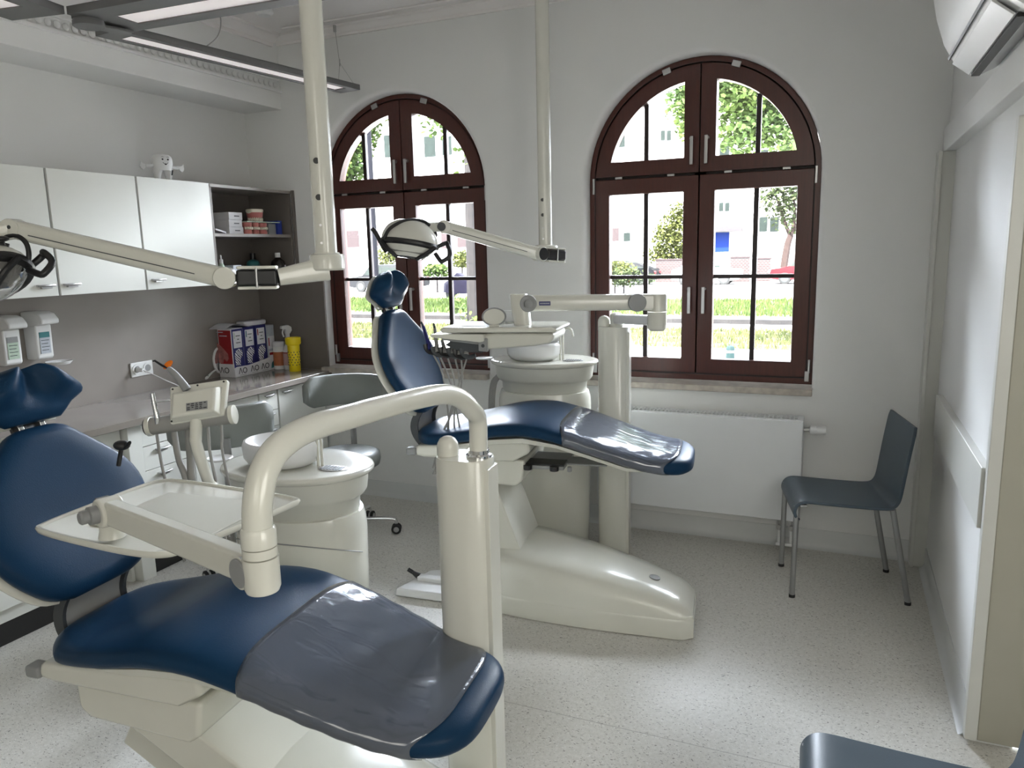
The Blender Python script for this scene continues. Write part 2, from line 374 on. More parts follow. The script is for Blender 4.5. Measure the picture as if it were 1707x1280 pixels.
def window(name, xc, hw):
    R = hw
    zb = ZS+.008
    mb = MB(); o = arch(xc, R-.001, zb, 40); i_ = arch(xc, R-.036, zb+.04, 40)
    ribbon(mb, o, i_, YF-.012, YF+.085)
    mb.span((xc-.03, YF+.03, zb+.03), (xc+.03, YF+.08, ZSP+R-.03)); mb.span((xc-R+.02, YF+.03, 1.955), (xc+R-.02, YF+.08, 2.02))
    fr = mb.build(name, 'woodpost', None, smooth=False, loc=(xc, YF, ZS)); fr['kind'] = 'structure'
    mb = MB(); ribbon(mb, arch(xc, R-.003, zb+.002, 40), arch(xc, R-.028, zb+.03, 40), YF-.016, YF+.03)
    mb.build('frame', 'wood', fr, smooth=True, ang=40)
    for s in (-1, 1):
        # lower casement
        a, b = xc+s*.0035, xc+s*(R-.03)
        x0, x1 = min(a, b), max(a, b); g0, g1 = sorted((xc+s*.083, xc+s*(R-.112)))
        mb = MB(); ribbon(mb, rect(x0, x1, zb+.034, 1.975), rect(g0, g1, .985, 1.892), YF-.012, YF+.05)
        ribbon(mb, rect(g0-.012, g1+.012, .973, 1.904), rect(g0+.001, g1-.001, .986, 1.891), YF-.004, YF+.02)
        c = mb.build('casement', 'wood', fr, bevel=.004)
        pane(MB(), rect(g0-.003, g1+.003, .98, 1.897), YF+.028).build('pane', 'glass', c, smooth=False) if False else None
        mb = MB(); pane(mb, rect(g0-.003, g1+.003, .98, 1.897), YF+.028); mb.build('pane', 'glass', c, smooth=False)
        mx = xc+s*.293
        mb = MB(); mb.span((mx-.0125, YF+.014, .985), (mx+.0125, YF+.042, 1.892)); mb.span((g0, YF+.016, 1.425), (g1, YF+.040, 1.446))
        mb.build('glazing_bars', 'woodpost', c, bevel=.003)
        handle(c, xc+s*.042, 1.36, s)
        # upper quarter light
        mb = MB(); o_, i_ = quarter(xc, s, .0035, 1.99, R-.03), quarter(xc, s, .083, 2.068, R-.112)
        ribbon(mb, o_, i_, YF-.012, YF+.05)
        q = mb.build('fanlight', 'wood', fr, smooth=True, ang=30)
        mb = MB(); pane(mb, quarter(xc, s, .080, 2.065, R-.109), YF+.028); mb.build('pane', 'glass', q, smooth=False)
        zt = ZSP+math.sqrt((R-.112)**2-.293**2)
        mb = MB(); mb.span((mx-.0125, YF+.014, 2.068), (mx+.0125, YF+.042, zt)); mb.build('glazing_bar', 'woodpost', q, bevel=.003)
        handle(q, xc+s*.042, 2.15, s)
        for dx in (.15, .44):
            mb = MB(); mb.span((xc+s*dx-.02, YF-.018, 1.976), (xc+s*dx+.02, YF-.008, 1.988)); mb.build('latch_keep', 'steel', fr, bevel=.002)
        a = math.radians(90-s*18); p = V((xc+(R-.03)*math.cos(a), YF-.018, ZSP+(R-.03)*math.sin(a)))
        MB().box(p, (.045, .012, .03), ax=((math.sin(a), 0, -math.cos(a)), (0, 1, 0), (math.cos(a), 0, math.sin(a)))).build('hinge', 'steel', fr, bevel=.003)
        mb = MB(); mb.cyl((xc+s*(R-.02), YF-.02, .93), (xc+s*(R-.02), YF-.02, 1.0), .007); mb.span((xc+s*(R-.03)-.01, YF-.026, .885), (xc+s*(R-.03)+.012, YF-.008, .94)); mb.build('hinge', 'steel', fr, bevel=.002)
        mb = MB(); mb.span((xc+s*(R-.025)-.006, YF-.024, 1.90), (xc+s*(R-.025)+.006, YF-.01, 1.985)); mb.build('hinge', 'steel', fr, bevel=.002)
    return fr
window('window_1', *WINS[0]); window('window_2', *WINS[1])
M['travertine'] = mat('travertine_sill', (.40, .36, .31), .3, var=.22, scale=18)
for k, (xc, hw) in enumerate(WINS):
    b = [(xc-hw-.0, YF+.0), (xc+hw, YF), (xc+hw, YB-.0)]
    mb = MB(); mb.span((xc-hw-(.02 if k else .06), YB-.045, ZS-.032), (xc+hw+.005, YF+.02, ZS+.002)); st('trim_sill_%d' % (k+1), mb, 'travertine', bevel=.004)
    mb = MB(); mb.span((xc-hw+.002, YF+.09, ZS-.05), (xc+hw-.002, YB+.29, ZS+.0)); st('trim_outer_sill_%d' % (k+1), mb, 'alu', bevel=.004)

# ------------------------------------------------------------------ radiator
r = thing('panel_radiator', 'long flat white panel radiator with slotted top under the right-hand window', 'radiator', (-.67, 4.05, .19))
mb = MB(); mb.span((-1.215, 3.985, .19), (-.135, 4.0, .722)); mb.build('front_panel', 'rad', r, bevel=.006)
mb = MB(); mb.span((-1.21, 4.0, .19), (-1.19, 4.11, .715)); mb.span((-.155, 4.0, .19), (-.135, 4.11, .715)); mb.span((-1.2, 4.09, .2), (-.14, 4.105, .70)); mb.build('side_panels', 'rad', r, bevel=.003)
mb = MB()
mb.span((-1.213, 3.998, .716), (-.137, 4.016, .724)); mb.span((-1.213, 4.088, .716), (-.137, 4.112, .724)); mb.span((-1.213, 4.016, .716), (-1.19, 4.09, .724)); mb.span((-.162, 4.016, .716), (-.137, 4.09, .724))
n = 50
for i in range(n+1):
    x = -1.19+i*(1.19-.162)/n; mb.span((x-.0035, 4.016, .716), (x+.0035, 4.09, .7235))
mb.span((-1.2, 4.058, .7155), (-.15, 4.068, .7238)); mb.build('top_grille', 'rad', r, smooth=False)
mb = MB(); mb.span((-1.2, 4.02, .69), (-.15, 4.09, .70)); mb.build('slot_shade_core', 'black', r, smooth=False)  # black sheet puts the shade of the grille slots into its colour
mb = MB(); mb.cyl((-.135, 4.05, .665), (-.105, 4.05, .668), .010); mb.build('valve_stem', 'steel', r)
mb = MB(); mb.lathe([(.012, 0), (.024, .004), (.024, .02), (.019, .03), (.023, .036), (.023, .07), (.02, .078), (.001, .078)], (-.108, 4.05, .667), (1, 0, .02)); mb.build('thermostat_head', 'white', r)
for x in (-.175, -.235):
    mb = MB(); mb.tube([(x, 4.06, .2), (x, 4.06, .15), (x, 4.06, .03)], .008); mb.build('pipe', 'white', r)
    mb = MB(); mb.cyl((x, 4.06, .115), (x, 4.06, .175), .014, n=8); mb.cyl((x, 4.045, .14), (x, 4.03, .14), .009); mb.build('pipe_valve', 'steel', r)
mb = MB(); mb.span((-.25, 4.045, .03), (-.16, YB, .045)); mb.build('pipe_collar', 'white', r, bevel=.003)

# ------------------------------------------------------------------ air conditioner
ac = thing('air_conditioner', 'white wall-mounted air conditioner high above the passage on the right', 'air conditioner', (.43, 2.56, 2.11))
P = [(.43, 2.14), (.365, 2.112), (.31, 2.152), (.272, 2.22), (.246, 2.30), (.232, 2.37), (.236, 2.40), (.26, 2.42), (.43, 2.42)]
mb = MB(); mb.ring_skin([[V((x, y, z)) for x, z in P] for y in (2.14, 2.96)]); mb.build('housing', 'white', ac, bevel=.012, seg=3)
mb = MB(); mb.ring_skin([[V((x, y, z)) for x, z in [(.347, 2.1165), (.298, 2.156), (.294, 2.151), (.343, 2.112)]] for y in (2.2, 2.90)]); mb.build('air_flap', 'white', ac, bevel=.002)
mb = MB(); mb.ring_skin([[V((x, y, z)) for x, z in [(.372, 2.1125), (.349, 2.1165), (.349, 2.108), (.372, 2.107)]] for y in (2.2, 2.90)]); mb.build('outlet_slot', 'black', ac)
mb = MB()
for a, b in (((.288, 2.178), (.292, 2.172)),): mb.ring_skin([[V((x, y, z)) for x, z in [(a[0]-.003, a[1]), (b[0]-.003, b[1]), b, a]] for y in (2.16, 2.945)])
mb.build('panel_joint', 'dgrey', ac)

# ------------------------------------------------------------------ wall units and worktop
mb = MB(); mb.span((XL, 1.2, .84), (XL+.012, YB-.002, 1.436)); st('trim_splashback_left', mb, 'taupe', smooth=False)
mb = MB(); mb.span((XL+.012, YB-.014, .84), (-3.125, YB, 1.44)); mb.span((-3.335, YB-.016, 1.44), (-3.318, YB, 2.02)); st('trim_splashback_end', mb, 'taupe_dark', smooth=False)
DIV = [1.35, 1.90, 2.435, 2.925, 3.425]
UPL = ['leftmost white wall cabinet, cut off by the photo edge', 'white wall cabinet behind the left lamp arm, handle near its right corner', 'middle white wall cabinet with its handle at the lower left corner', 'white wall cabinet under the tooth figurine, next to the open brown shelf']
def pull(parent, y, z, x, w=.085, name='handle'):
    mb = MB(); mb.ring_skin([[V((x+a, yy, z+b)) for a, b in ((0, .006), (.022, .006), (.024, 0), (.018, -.004), (0, -.002))] for yy in (y-w/2, y-w/6, y+w/6, y+w/2)])
    for v in mb.bm.verts:
        t = abs(v.co.y-y)/(w/2)
        if t > .5: v.co.z += .0*t; v.co.x = x+(v.co.x-x)*.75
    mb.span((x, y-w*.30, z-.012), (x+.016, y+w*.30, z-.002))
    return mb.build(name, 'steel', parent, bevel=.0015)
for k in range(4):
    a, b = DIV[k], DIV[k+1]
    c = thing('wall_cabinet', UPL[k], 'cabinet', (-3.5, (a+b)/2, 1.44), 'white wall cabinets over the worktop')
    mb = MB(); mb.span((XL+.002, a+.001, 1.442), (-3.354, b-.001, 2.02)); mb.build('carcass', 'alu' if 0 else 'cab', c, smooth=False)
    mb = MB(); mb.span((-3.352, a+.008, 1.442), (-3.333, b-.004, 2.018)); d = mb.build('door', 'cab', c, bevel=.0015)
    hy = {0: b-.08, 1: b-.067, 2: a+.063, 3: a+.075}[k]
    pull(d, hy, 1.49, -3.333)
    mb = MB(); mb.span((-3.353, a-.004, 1.442), (-3.345, a+.007, 2.018)); mb.build('edge_strip', 'mgrey', c, smooth=False)
sh = thing('open_shelf_unit', 'open brown corner shelf unit with two compartments beside the wall cabinets', 'shelf', (-3.5, 3.78, 1.44))
t = .016
mb = MB(); y0, y1 = 3.428, 4.132
mb.span((XL+.002, y0, 1.44), (-3.34, y0+t, 2.015)); mb.build('side_panel', 'taupe_dark', sh, smooth=False); mb = MB(); mb.span((XL+.002, y1-t, 1.44), (-3.34, y1, 2.015)); mb.build('side_panel', 'taupe_dark', sh, smooth=False)
mb = MB(); mb.span((XL+.002, y0, 2.0), (-3.334, y1, 2.016)); mb.build('top_panel', 'taupe', sh, smooth=False)
mb = MB(); mb.span((XL+.002, y0, 1.44), (-3.34, y1, 1.456)); mb.build('bottom_panel', 'taupe_dark', sh, smooth=False)
mb = MB(); mb.span((XL+.002, y0+t, 1.72), (-3.345, y1-t, 1.738)); mb.build('shelf_board', 'taupe', sh, smooth=False)
mb = MB(); mb.span((XL+.002, y0+t, 1.456), (XL+.008, y1-t, 2.0)); mb.build('back_panel', 'taupe_dark', sh, smooth=False)
SX = XL+.01
w = tag(MB().span((XL+.012, .9, .805), (-3.10, YB-.014, .84)).build('worktop', 'taupe_top', None, bevel=.003, loc=(-3.4, 2.6, .82)), 'long glossy taupe worktop running along the left wall', 'worktop')
# base units: (y0, y1, kind)
FX = -3.16
def base_unit(y0, y1, label, fronts, plinth=True):
    c = thing('base_cabinet', label, 'cabinet', (-3.42, (y0+y1)/2, 0), 'white base cabinets under the worktop')
    mb = MB(); mb.span((XL+.014, y0+.001, .10), (FX-.02, y1-.001, .803)); mb.build('carcass', 'cab', c, smooth=False)
    if plinth: mb = MB(); mb.span((XL+.014, y0+.001, 0.001), (FX-.025, y1-.001, .10)); mb.build('plinth', 'plinth', c, smooth=False)
    for f in fronts:
        nm, a, b, z0, z1, hy, hz = f
        mb = MB(); mb.span((FX-.018, a+.0025, z0+.002), (FX, b-.0025, z1-.002)); d = mb.build(nm, 'cab', c, bevel=.0015)
        if hy is not None: pull(d, hy, hz, FX, w=.085 if nm != 'drawer' or b-a > .2 else .075)
    return c
base_unit(3.66, 4.128, 'white base cupboard at the window end of the worktop', [('door', 3.665, 4.125, .11, .79, 3.74, .765)])
base_unit(3.49, 3.66, 'narrow white drawer column left of the end cupboard', [('drawer', 3.495, 3.655, z0, z1, 3.575, z1-.022) for z0, z1 in ((.67, .79), (.57, .67), (.47, .57), (.35, .47), (.11, .35))])
base_unit(2.96, 3.49, 'white base cupboard behind the seat back of the left stool', [('door', 2.965, 3.485, .11, .79, 3.05, .785)])
base_unit(2.64, 2.96, 'white drawer base cabinet behind the instrument console', [('drawer', 2.645, 2.955, z0, z1, 2.76, z1-.03) for z0, z1 in ((.675, .79), (.55, .675), (.42, .55), (.27, .42), (.11, .27))])
mb = MB(); mb.span((-3.62, 2.56, .001), (-3.15, 2.64, .803)); tag(mb.build('cabinet_filler_panel', 'cab', None, bevel=.002, loc=(-3.4, 2.6, 0)), 'narrow upright filler panel between open bay and drawer cabinet', 'panel')
base_unit(1.35, 2.13, 'large white base cupboard behind the back of the front chair', [('door', 1.355, 2.125, .16, .79, None, 0)])
mb = MB(); mb.span((-3.665, 2.13, .30), (-3.19, 2.55, .803)); c = thing('base_cabinet', 'set-back white cupboard over the open bay under the worktop', 'cabinet', (-3.42, 2.34, .3)); mb.build('carcass', 'cab', c, smooth=False)
mb = MB(); mb.span((-3.62, 2.535, .001), (-3.2, 2.553, .30)); mb.build('support_panel', 'cab', c, smooth=False)
# ------------------------------------------------------------------ dental chairs
def lerp(xs, ys, x):
    if x <= xs[0]: return ys[0]
    for i in range(len(xs)-1):
        if x <= xs[i+1]:
            t = (x-xs[i])/(xs[i+1]-xs[i])
            m0 = (ys[i+1]-ys[i-1])/(xs[i+1]-xs[i-1]) if i > 0 else (ys[1]-ys[0])/(xs[1]-xs[0])
            m1 = (ys[i+2]-ys[i])/(xs[i+2]-xs[i]) if i+2 < len(xs) else (ys[-1]-ys[-2])/(xs[-1]-xs[-2])
            h = xs[i+1]-xs[i]
            return (2*t**3-3*t*t+1)*ys[i]+(t**3-2*t*t+t)*h*m0+(-2*t**3+3*t*t)*ys[i+1]+(t**3-t*t)*h*m1
    return ys[-1]
LS = [0, .12, .3, .46, .60, .75, .92, 1.10, 1.27]
LW = [.196, .243, .278, .288, .293, .287, .272, .243, .20]
LH = [.622, .635, .669, .700, .702, .669, .615, .562, .544]
LL = 1.27
def lounge_pt(s, T, grow=0, t=.09):
    W = lerp(LS, LW, s); h = lerp(LS, LH, s)
    e = min(1, math.sqrt(max(0, 1-(1-min(s, .12)/.12)**2))*.6+.4)
    q = min(LL-s, .14)/.14; e2 = min(1, max(0, 1-(1-q)**2.6)**(1/2.6)*.62+.38)
    W = W*e*e2; th = t*(.35+.65*min(1, (min(s, LL-s)/.05+.02))**.5)
    c, sn = math.cos(T), math.sin(T)
    su = math.copysign(abs(c)**.55, c); sv = math.copysign(abs(sn)**.75, sn)
    u = su*(W+grow); z = h-t/2+sv*(th/2+grow)
    if sn > 0:
        k = max(0, 1-(u/max(W, .01))**2)
        dish = .026*math.exp(-((s-.2)/.13)**2) + .008*math.exp(-((s-.9)/.25)**2)
        z -= dish*k
    return V((s, u, z))
def lounge(mb, sts, Ts, grow=0, cap=True, closed=True):
    return mb.ring_skin([[lounge_pt(s, T, grow) for T in Ts] for s in sts], cap, closed)
BH = [(.085, .10), (.10, .15), (.13, .19), (.2, .245), (.29, .283), (.36, .285), (.42, .262), (.47, .22), (.52, .165), (.56, .12), (.585, .09), (.595, .06)]
def chair(name, label, x0, y0, a, dz, base_shift):
    r = thing('dental_chair', label, 'dental chair', (x0, y0, 0)); OFF[r.name] = V((0, 0, 0)); r.rotation_euler = (0, 0, a)
    Z = V((0, 0, dz))
    def lift(mb): bmesh.ops.translate(mb.bm, verts=mb.bm.verts, vec=Z); return mb
    N = 36; Ts = [2*PI*i/N for i in range(N)]
    sts = [LL*(1-math.cos(PI*i/44))/2 for i in range(45)]
    sts = sorted(set([round(x, 4) for x in sts] + [.1*i for i in range(1, 12)]))
    seat = lift(lounge(MB(), sts, Ts)).build('seat_cushion', 'blue', r, ang=80)
    # clear film over the leg section
    mb = MB(); Tf = [PI*(-.16+1.32*i/30) for i in range(31)]
    rings = []
    for i in range(27):
        row = []
        for T in Tf:
            c = abs(math.cos(T))
            s0 = .735-.035*(1-c*c); s1 = 1.215-.06*c**3
            row.append(lounge_pt(s0+(s1-s0)*i/26, T, .0035+.0012*math.sin(i*1.3+3*T)*math.sin(T*5)))
        rings.append(row)
    mb.ring_skin(rings, cap=False, closed=False)
    lift(mb); f = mb.build('foot_cover', 'film', r, ang=80); f['label'] = 'clear plastic foot cover'
    so = f.modifiers.new('s', 'SOLIDIFY'); so.thickness = .0012
    # moulded under-shell
    mb = MB()
    und = [.05, .12, .25, .4, .55, .7, .85, 1.0, 1.12, 1.16]
    rings = []
    for s in und:
        W = lerp(LS, LW, s)*(.86 if .1 < s < 1.1 else .6); h = lerp(LS, LH, s)-.085; d = .028 if s > .6 else .038
        if s > 1.1: d = .012
        rings.append([V((s, u, z)) for u, z in ((-W, h), (-W*.97, h-d*.6), (-W*.8, h-d), (W*.8, h-d), (W*.97, h-d*.6), (W, h))])
    lift(mb.ring_skin(rings)).build('under_shell', 'cream', r, ang=50)
    # seat carriage with lower housing
    mb = MB(); P = [(.03, .55), (.02, .515), (.08, .505), (.50, .505), (.58, .55), (.57, .60), (.48, .60), (.05, .56)]
    mb.ring_skin([[V((s, u, z)) for s, z in P] for u in (-.235, .235)])
    lift(mb).build('seat_carriage', 'cream', r, bevel=.018, seg=3)
    mb = MB(); P = [(.13, .51), (.135, .425), (.17, .40), (.50, .385), (.535, .41), (.55, .51)]
    mb.ring_skin([[V((s, u, z)) for s, z in P] for u in (-.21, .19)])
    lift(mb).build('lower_housing', 'cream', r, bevel=.014, seg=3)
    mb = MB(); mb.span((-.005, -.245, .515), (.045, -.20, .55)); lift(mb).build('end_cap', 'mgrey', r, bevel=.008)
    # slide rail under the leg section
    if dz > 0:
        mb = MB(); mb.span((.5, -.19, .468), (.72, .05, .484)); mb.span((.6, -.12, .474), (.9, .0, .482)); mb.cyl((.74, -.16, .455), (.74, -.16, .478), .01); lift(mb).build('slide_rail', 'mgrey', r, bevel=.003)
        mb = MB(); mb.cyl((.56, -.2, .488), (.56, -.2, .468), .02, n=12); mb.cyl((.68, -.2, .488), (.68, -.2, .468), .02, n=12); mb.span((.52, -.185, .484), (.72, -.1, .492)); lift(mb).build('rail_roller', 'black', r, smooth=False)
    # backrest frame of reference
    th = math.radians(67); ld = V((-math.cos(th), 0, math.sin(th))); nd = V((math.sin(th), 0, math.cos(th))); P0 = V((.10, 0, .62))+Z
    def B(u, v, d): return P0 + ld*v + nd*d + V((0, u, 0))
    n = 32
    def pad(vs, hwf, t, front, dfun=None, grow=0):
        mb = MB(); rings = []
        for i, v in enumerate(vs):
            hw = hwf(v)+grow; e = min(1, (min(v-vs[0], vs[-1]-v)/.03))**.5; tt = t*(.3+.7*e)
            row = []
            for k in range(n):
                T = 2*PI*k/n; c, s = math.cos(T), math.sin(T)
                u = math.copysign(abs(c)**.6, c)*hw; d = math.copysign(abs(s)**.75, s)*tt/2
                if s > 0 and dfun: d += dfun(u/hw, v)
                row.append(B(u, v, front-t/2+d))
            rings.append(row)
        return mb.ring_skin(rings)
    bh = lambda v: lerp([q[0] for q in BH], [q[1] for q in BH], v)
    vs = [.085+.51*(1-math.cos(PI*i/30))/2 for i in range(31)]
    pad(vs, bh, .085, .012, lambda k, v: -.020*(1-k*k)*math.sin(PI*min(1, max(0, (v-.1)/.48)))).build('backrest', 'blue', r, ang=80)
    pad(vs, bh, .04, -.055, grow=.007).build('backrest_shell', 'cream', r, ang=80)
    # curved spine between seat and backrest
    mb = MB(); arc = []
    for i in range(13):
        t = i/12; p = V((.02, 0, .71))*(1-t)**2 + V((-.085, 0, .60))*2*t*(1-t) + V((.05, 0, .50))*t*t
        arc.append(p+Z)
    rings = []
    for p in arc: rings.append([p+V((0, -.105, 0)), p+V((0, .105, 0)), p+V((.014, .105, .0)), p+V((.014, -.105, .0))])
    mb.ring_skin(rings).build('spine_plate', 'silver_plate', r, smooth=True, ang=60)
    for s_ in (-1, 1):
        mb = MB(); mb.ring_skin([[p+V((-.006, s_*.105, 0)), p+V((-.006, s_*.117, 0)), p+V((.03, s_*.117, .0)), p+V((.03, s_*.105, 0))] for p in arc]); mb.build('spine_edge', 'dgrey', r, ang=60)
    # headrest: bracket, shell and winged cushion
    mb = MB(); c0, c1 = B(0, .575, -.03), B(0, .68, -.035)
    for u in (-.035, .035): mb.ring_skin([[B(u-.009, v, -.022), B(u+.009, v, -.022), B(u+.009, v, -.034), B(u-.009, v, -.034)] for v in (.55, .70)])
    hb = mb.build('headrest_bracket', 'chrome', r, bevel=.003)
    mb = MB(); mb.ring_skin([[B(-.055, v, -.034), B(.055, v, -.034), B(.055, v, -.046), B(-.055, v, -.046)] for v in (.57, .66)]); mb.build('headrest_slide', 'black', hb, smooth=False)
    HH = [(.605, .085), (.625, .105), (.65, .128), (.675, .168), (.70, .172), (.73, .150), (.76, .122), (.785, .09), (.80, .06)]
    hh = lambda v: 1.08*lerp([q[0] for q in HH], [q[1] for q in HH], v)
    vm = lambda v: .608+(v-.605)*.80
    tilt = .18
    vs = [.605+.195*(1-math.cos(PI*i/22))/2 for i in range(23)]
    def wings(k, v):
        t = min(1, max(0, (v-.655)/.05)); g = math.exp(-((abs(k)-.52)/.30)**2)
        valley = math.exp(-(k/.22)**2)
        return t*(.042*g-.02*valley)*(1-.35*max(0, (v-.74)/.06)) + tilt*(v-.6)*1
    def wob(v): return tilt*(v-.6)
    mb = MB(); rings = []; n2 = 56
    for v in vs:
        hw = hh(v); e = min(1, min(v-.605, .80-v)/.03)**.5; tt = .06*(.3+.7*e); row = []
        for k in range(n2):
            T = 2*PI*k/n2; c, s = math.cos(T), math.sin(T); u = math.copysign(abs(c)**.7, c)*hw; d = math.copysign(abs(s)**.75, s)*tt/2
            d += wings(u/hw, v) if s > 0 else wob(v)
            row.append(B(u, vm(v), -.012+d))
        rings.append(row)
    mb.ring_skin(rings).build('headrest', 'blue', r, ang=85)
    mb = MB(); rings = []
    for v in vs:
        hw = hh(v)+.005; e = min(1, min(v-.605, .80-v)/.03)**.5; tt = .025*(.3+.7*e); row = []
        for k in range(24):
            T = 2*PI*k/24; row.append(B(math.cos(T)*hw, vm(v), -.044+math.sin(T)*tt/2+wob(v)))
        rings.append(row)
    mb.ring_skin(rings).build('headrest_shell', 'cream', r, ang=80)
    # floor base, axis swung against the lounge
    S0 = base_shift
    def bc(s): return -.04-.17*(s-.42)/.82
    def bw(s): return lerp([.30, .45, .7, .95, 1.15, 1.25, 1.29], [.25, .275, .262, .225, .185, .165, .13], s)
    def bt(s): return lerp([.30, .42, .6, .8, 1.0, 1.15, 1.25, 1.29], [.235, .265, .258, .238, .205, .175, .14, .11], s)
    mb = MB(); mb2 = MB(); ra, rb = [], []
    for s in (.30, .32, .36, .42, .5, .6, .7, .8, .9, 1.0, 1.1, 1.18, 1.23, 1.26, 1.28, 1.29):
        w_, h_, c_ = bw(s), bt(s), bc(s)
        ee = .8 if s in (.30,) else 1
        h0 = .085
        prof = [(-w_*.985, h0), (-w_*.97, h0+.012), (-w_*.93, h0+(h_-h0)*.45), (-w_*.84, h0+(h_-h0)*.8), (-w_*.70, h0+(h_-h0)*.95), (-w_*.4, h_), (0, h_+.003), (w_*.4, h_), (w_*.70, h0+(h_-h0)*.95), (w_*.84, h0+(h_-h0)*.8), (w_*.93, h0+(h_-h0)*.45), (w_*.97, h0+.012), (w_*.985, h0)]
        ra.append([V((s+S0, c_+u*ee, z*ee if z > h0 else z)) for u, z in prof])
        rb.append([V((s+S0+(.004 if s > 1.28 else 0), c_+u, z)) for u, z in ((-w_-.002, .004), (-w_-.002, .078), (-w_*.985, .087), (w_*.985, .087), (w_+.002, .078), (w_+.002, .004))])
    mb.ring_skin(ra).build('base_cover', 'cream', r, ang=50)
    mb2.ring_skin(rb).build('base_plinth', 'cream', r, ang=40)
    mb = MB(); c = V((1.12+S0, bc(1.12)-.01, bt(1.12)+.001)); mb.lathe([(.024, -.002), (.024, .004), (.019, .006), (.001, .006)], c, (.17, 0, 1), sx=1, sy=1); mb.build('base_button', 'mgrey', r)
    # lifting link
    b0, b1 = V((.47+S0, 0, .20)), V((.31, 0, .46+dz))
    ax = (b1-b0).normalized(); nn = V((ax.z, 0, -ax.x)); L = (b1-b0).length+.05
    for off, nm in ((0, 'lift_link'),):
        MB().box((b0+b1)/2+V((0, -.03, 0)), (.13, .34, L), ax=(nn, (0, 1, 0), ax)).build(nm, 'cream', r, bevel=.008)
    MB().box((b0+b1)/2+V((0, -.03, 0))-nn*.13, (.10, .26, L*.9), ax=(nn, (0, 1, 0), ax)).build('lift_link', 'cream2', r, bevel=.006)
    return r
chA = chair('a', 'blue dental chair in the foreground, clear film over its foot end', -2.032, 1.473, .09, -.044, .22)
chB = chair('b', 'blue dental chair raised in front of the right window, with lit glossy foot film', -1.817, 3.139, .13, .174, 0)

# foot control
f = thing('foot_control', 'white floor foot control with small black joystick behind the cream column', 'foot control', (-1.7, 3.0, 0))
mb = MB(); P = [(-1.871, 2.86), (-1.56, 2.885), (-1.56, 3.12), (-1.70, 3.16), (-1.82, 3.10)]
mb.ring_skin([[V((x, y, z)) for x, y in P] for z in (.003, .045)]); 
for v in mb.bm.verts:
    if v.co.z > .02: v.co.x += .012 if v.co.x < -1.75 else 0
mb.build('housing', 'white', f, bevel=.01, seg=3)
mb = MB(); mb.box((-1.70, 3.0, .052), (.22, .05, .022), rot=.06); mb.build('pedal', 'white', f, bevel=.006)
mb = MB(); mb.cyl((-1.81, 2.995, .055), (-1.845, 2.99, .075), .017, .008, n=12); mb.cyl((-1.84, 2.99, .073), (-1.865, 2.988, .085), .010, n=12); mb.build('joystick', 'black', f)
# ------------------------------------------------------------------ cream columns, arms and trays
def stadium(w, d, n=12, k=2.6):
    return [(math.copysign(abs(math.cos(2*PI*i/(4*n)))**(2/k), math.cos(2*PI*i/(4*n)))*w/2, math.copysign(abs(math.sin(2*PI*i/(4*n)))**(2/k), math.sin(2*PI*i/(4*n)))*d/2) for i in range(4*n)]
def column(parent, x, y, top, w, rot, stub=True):
    ex, ey = V((math.cos(rot), math.sin(rot), 0)), V((-math.sin(rot), math.cos(rot), 0))
    mb = MB(); c = V((x, y, 0)); S = stadium(w, w*.82)
    mb.ring_skin([[c+ex*a*k+ey*b*k+V((0, 0, z)) for a, b in S] for z, k in ((.003, 1), (top-.004, 1), (top, .97))])
    col = mb.build('column', 'cream', parent, ang=50)
    mb = MB(); mb.box(c+ex*(w*.5-.004)+V((0, 0, top/2-.01)), (.016, w*.5, top-.03), rot=rot); mb.build('column_cover', 'cream', parent, bevel=.003)
    if stub:
        p = c-ex*w*.32; mb = MB(); mb.lathe([(.031, -.02), (.031, .022), (.029, .034), (.022, .046), (.012, .052), (.001, .054)], p+V((0, 0, top)), n=28); mb.build('cable_cap', 'cream', parent, ang=50)
    return c, ex, ey
# foreground unit
u = thing('delivery_unit', 'cream column with big arched pipe arm carrying a tray over the foreground chair', 'dental unit', (-.945, 1.84, 0))
c, ex, ey = column(u, -.945, 1.84, 1.037, .160, .08)
XP = -.895
q = c+ex*.042; 
mb = MB(); mb.lathe([(.036, 0), (.036, .008), (.030, .012), (.030, .022)], q+V((0, 0, 1.036)), n=32); mb.build('collar_ring', 'chrome', u)
path = [q+V((0, 0, 1.05)), q+V((0, 0, 1.14))] + [px_(a, b, XP) for a, b in ((786, 683), (768, 665), (742, 657), (700, 663), (640, 678), (580, 695), (530, 709), (490, 727), (457, 755), (437, 795), (429, 845), (430, 900))]
cl = path[:2]+path[2:]
mb = MB(); mb.tube(cl, .0255, 24, smooth=5); mb.build('pipe_arm', 'cream', u, ang=80)
E0 = px_(432, 905, XP); 
mb = MB(); mb.lathe([(.0265, .03), (.030, .024), (.030, -.004)], E0, n=32); mb.lathe([(.0295, -.006), (.0295, -.022)], E0, n=32); mb.lathe([(.031, -.024), (.031, -.078), (.028, -.086), (.02, -.09), (.001, -.091)], E0, n=32)
el = mb.build('elbow', 'cream', u, ang=40)
EC = E0+V((0, 0, -.052)); J = pz_(182, 852, 1.035)
ax = (J-EC).normalized(); sd = ax.cross(V((0, 0, 1))).normalized(); upv = sd.cross(ax)
L = (J-EC).length
toc = 1 if sd.dot(CAM-EC) > 0 else -1
mb = MB(); mb.box((EC+J)/2+ax*.0, (L+.02, .036, .056), ax=(ax, sd, upv)); mb.build('tray_arm', 'cream', u, bevel=.008, seg=3)
mb = MB(); p = EC+ax*.028; mb.cyl(p-sd*.0, p+sd*toc*.0315, .0262, n=32); mb.build('hinge_disc', 'mgrey', u, bevel=.002)
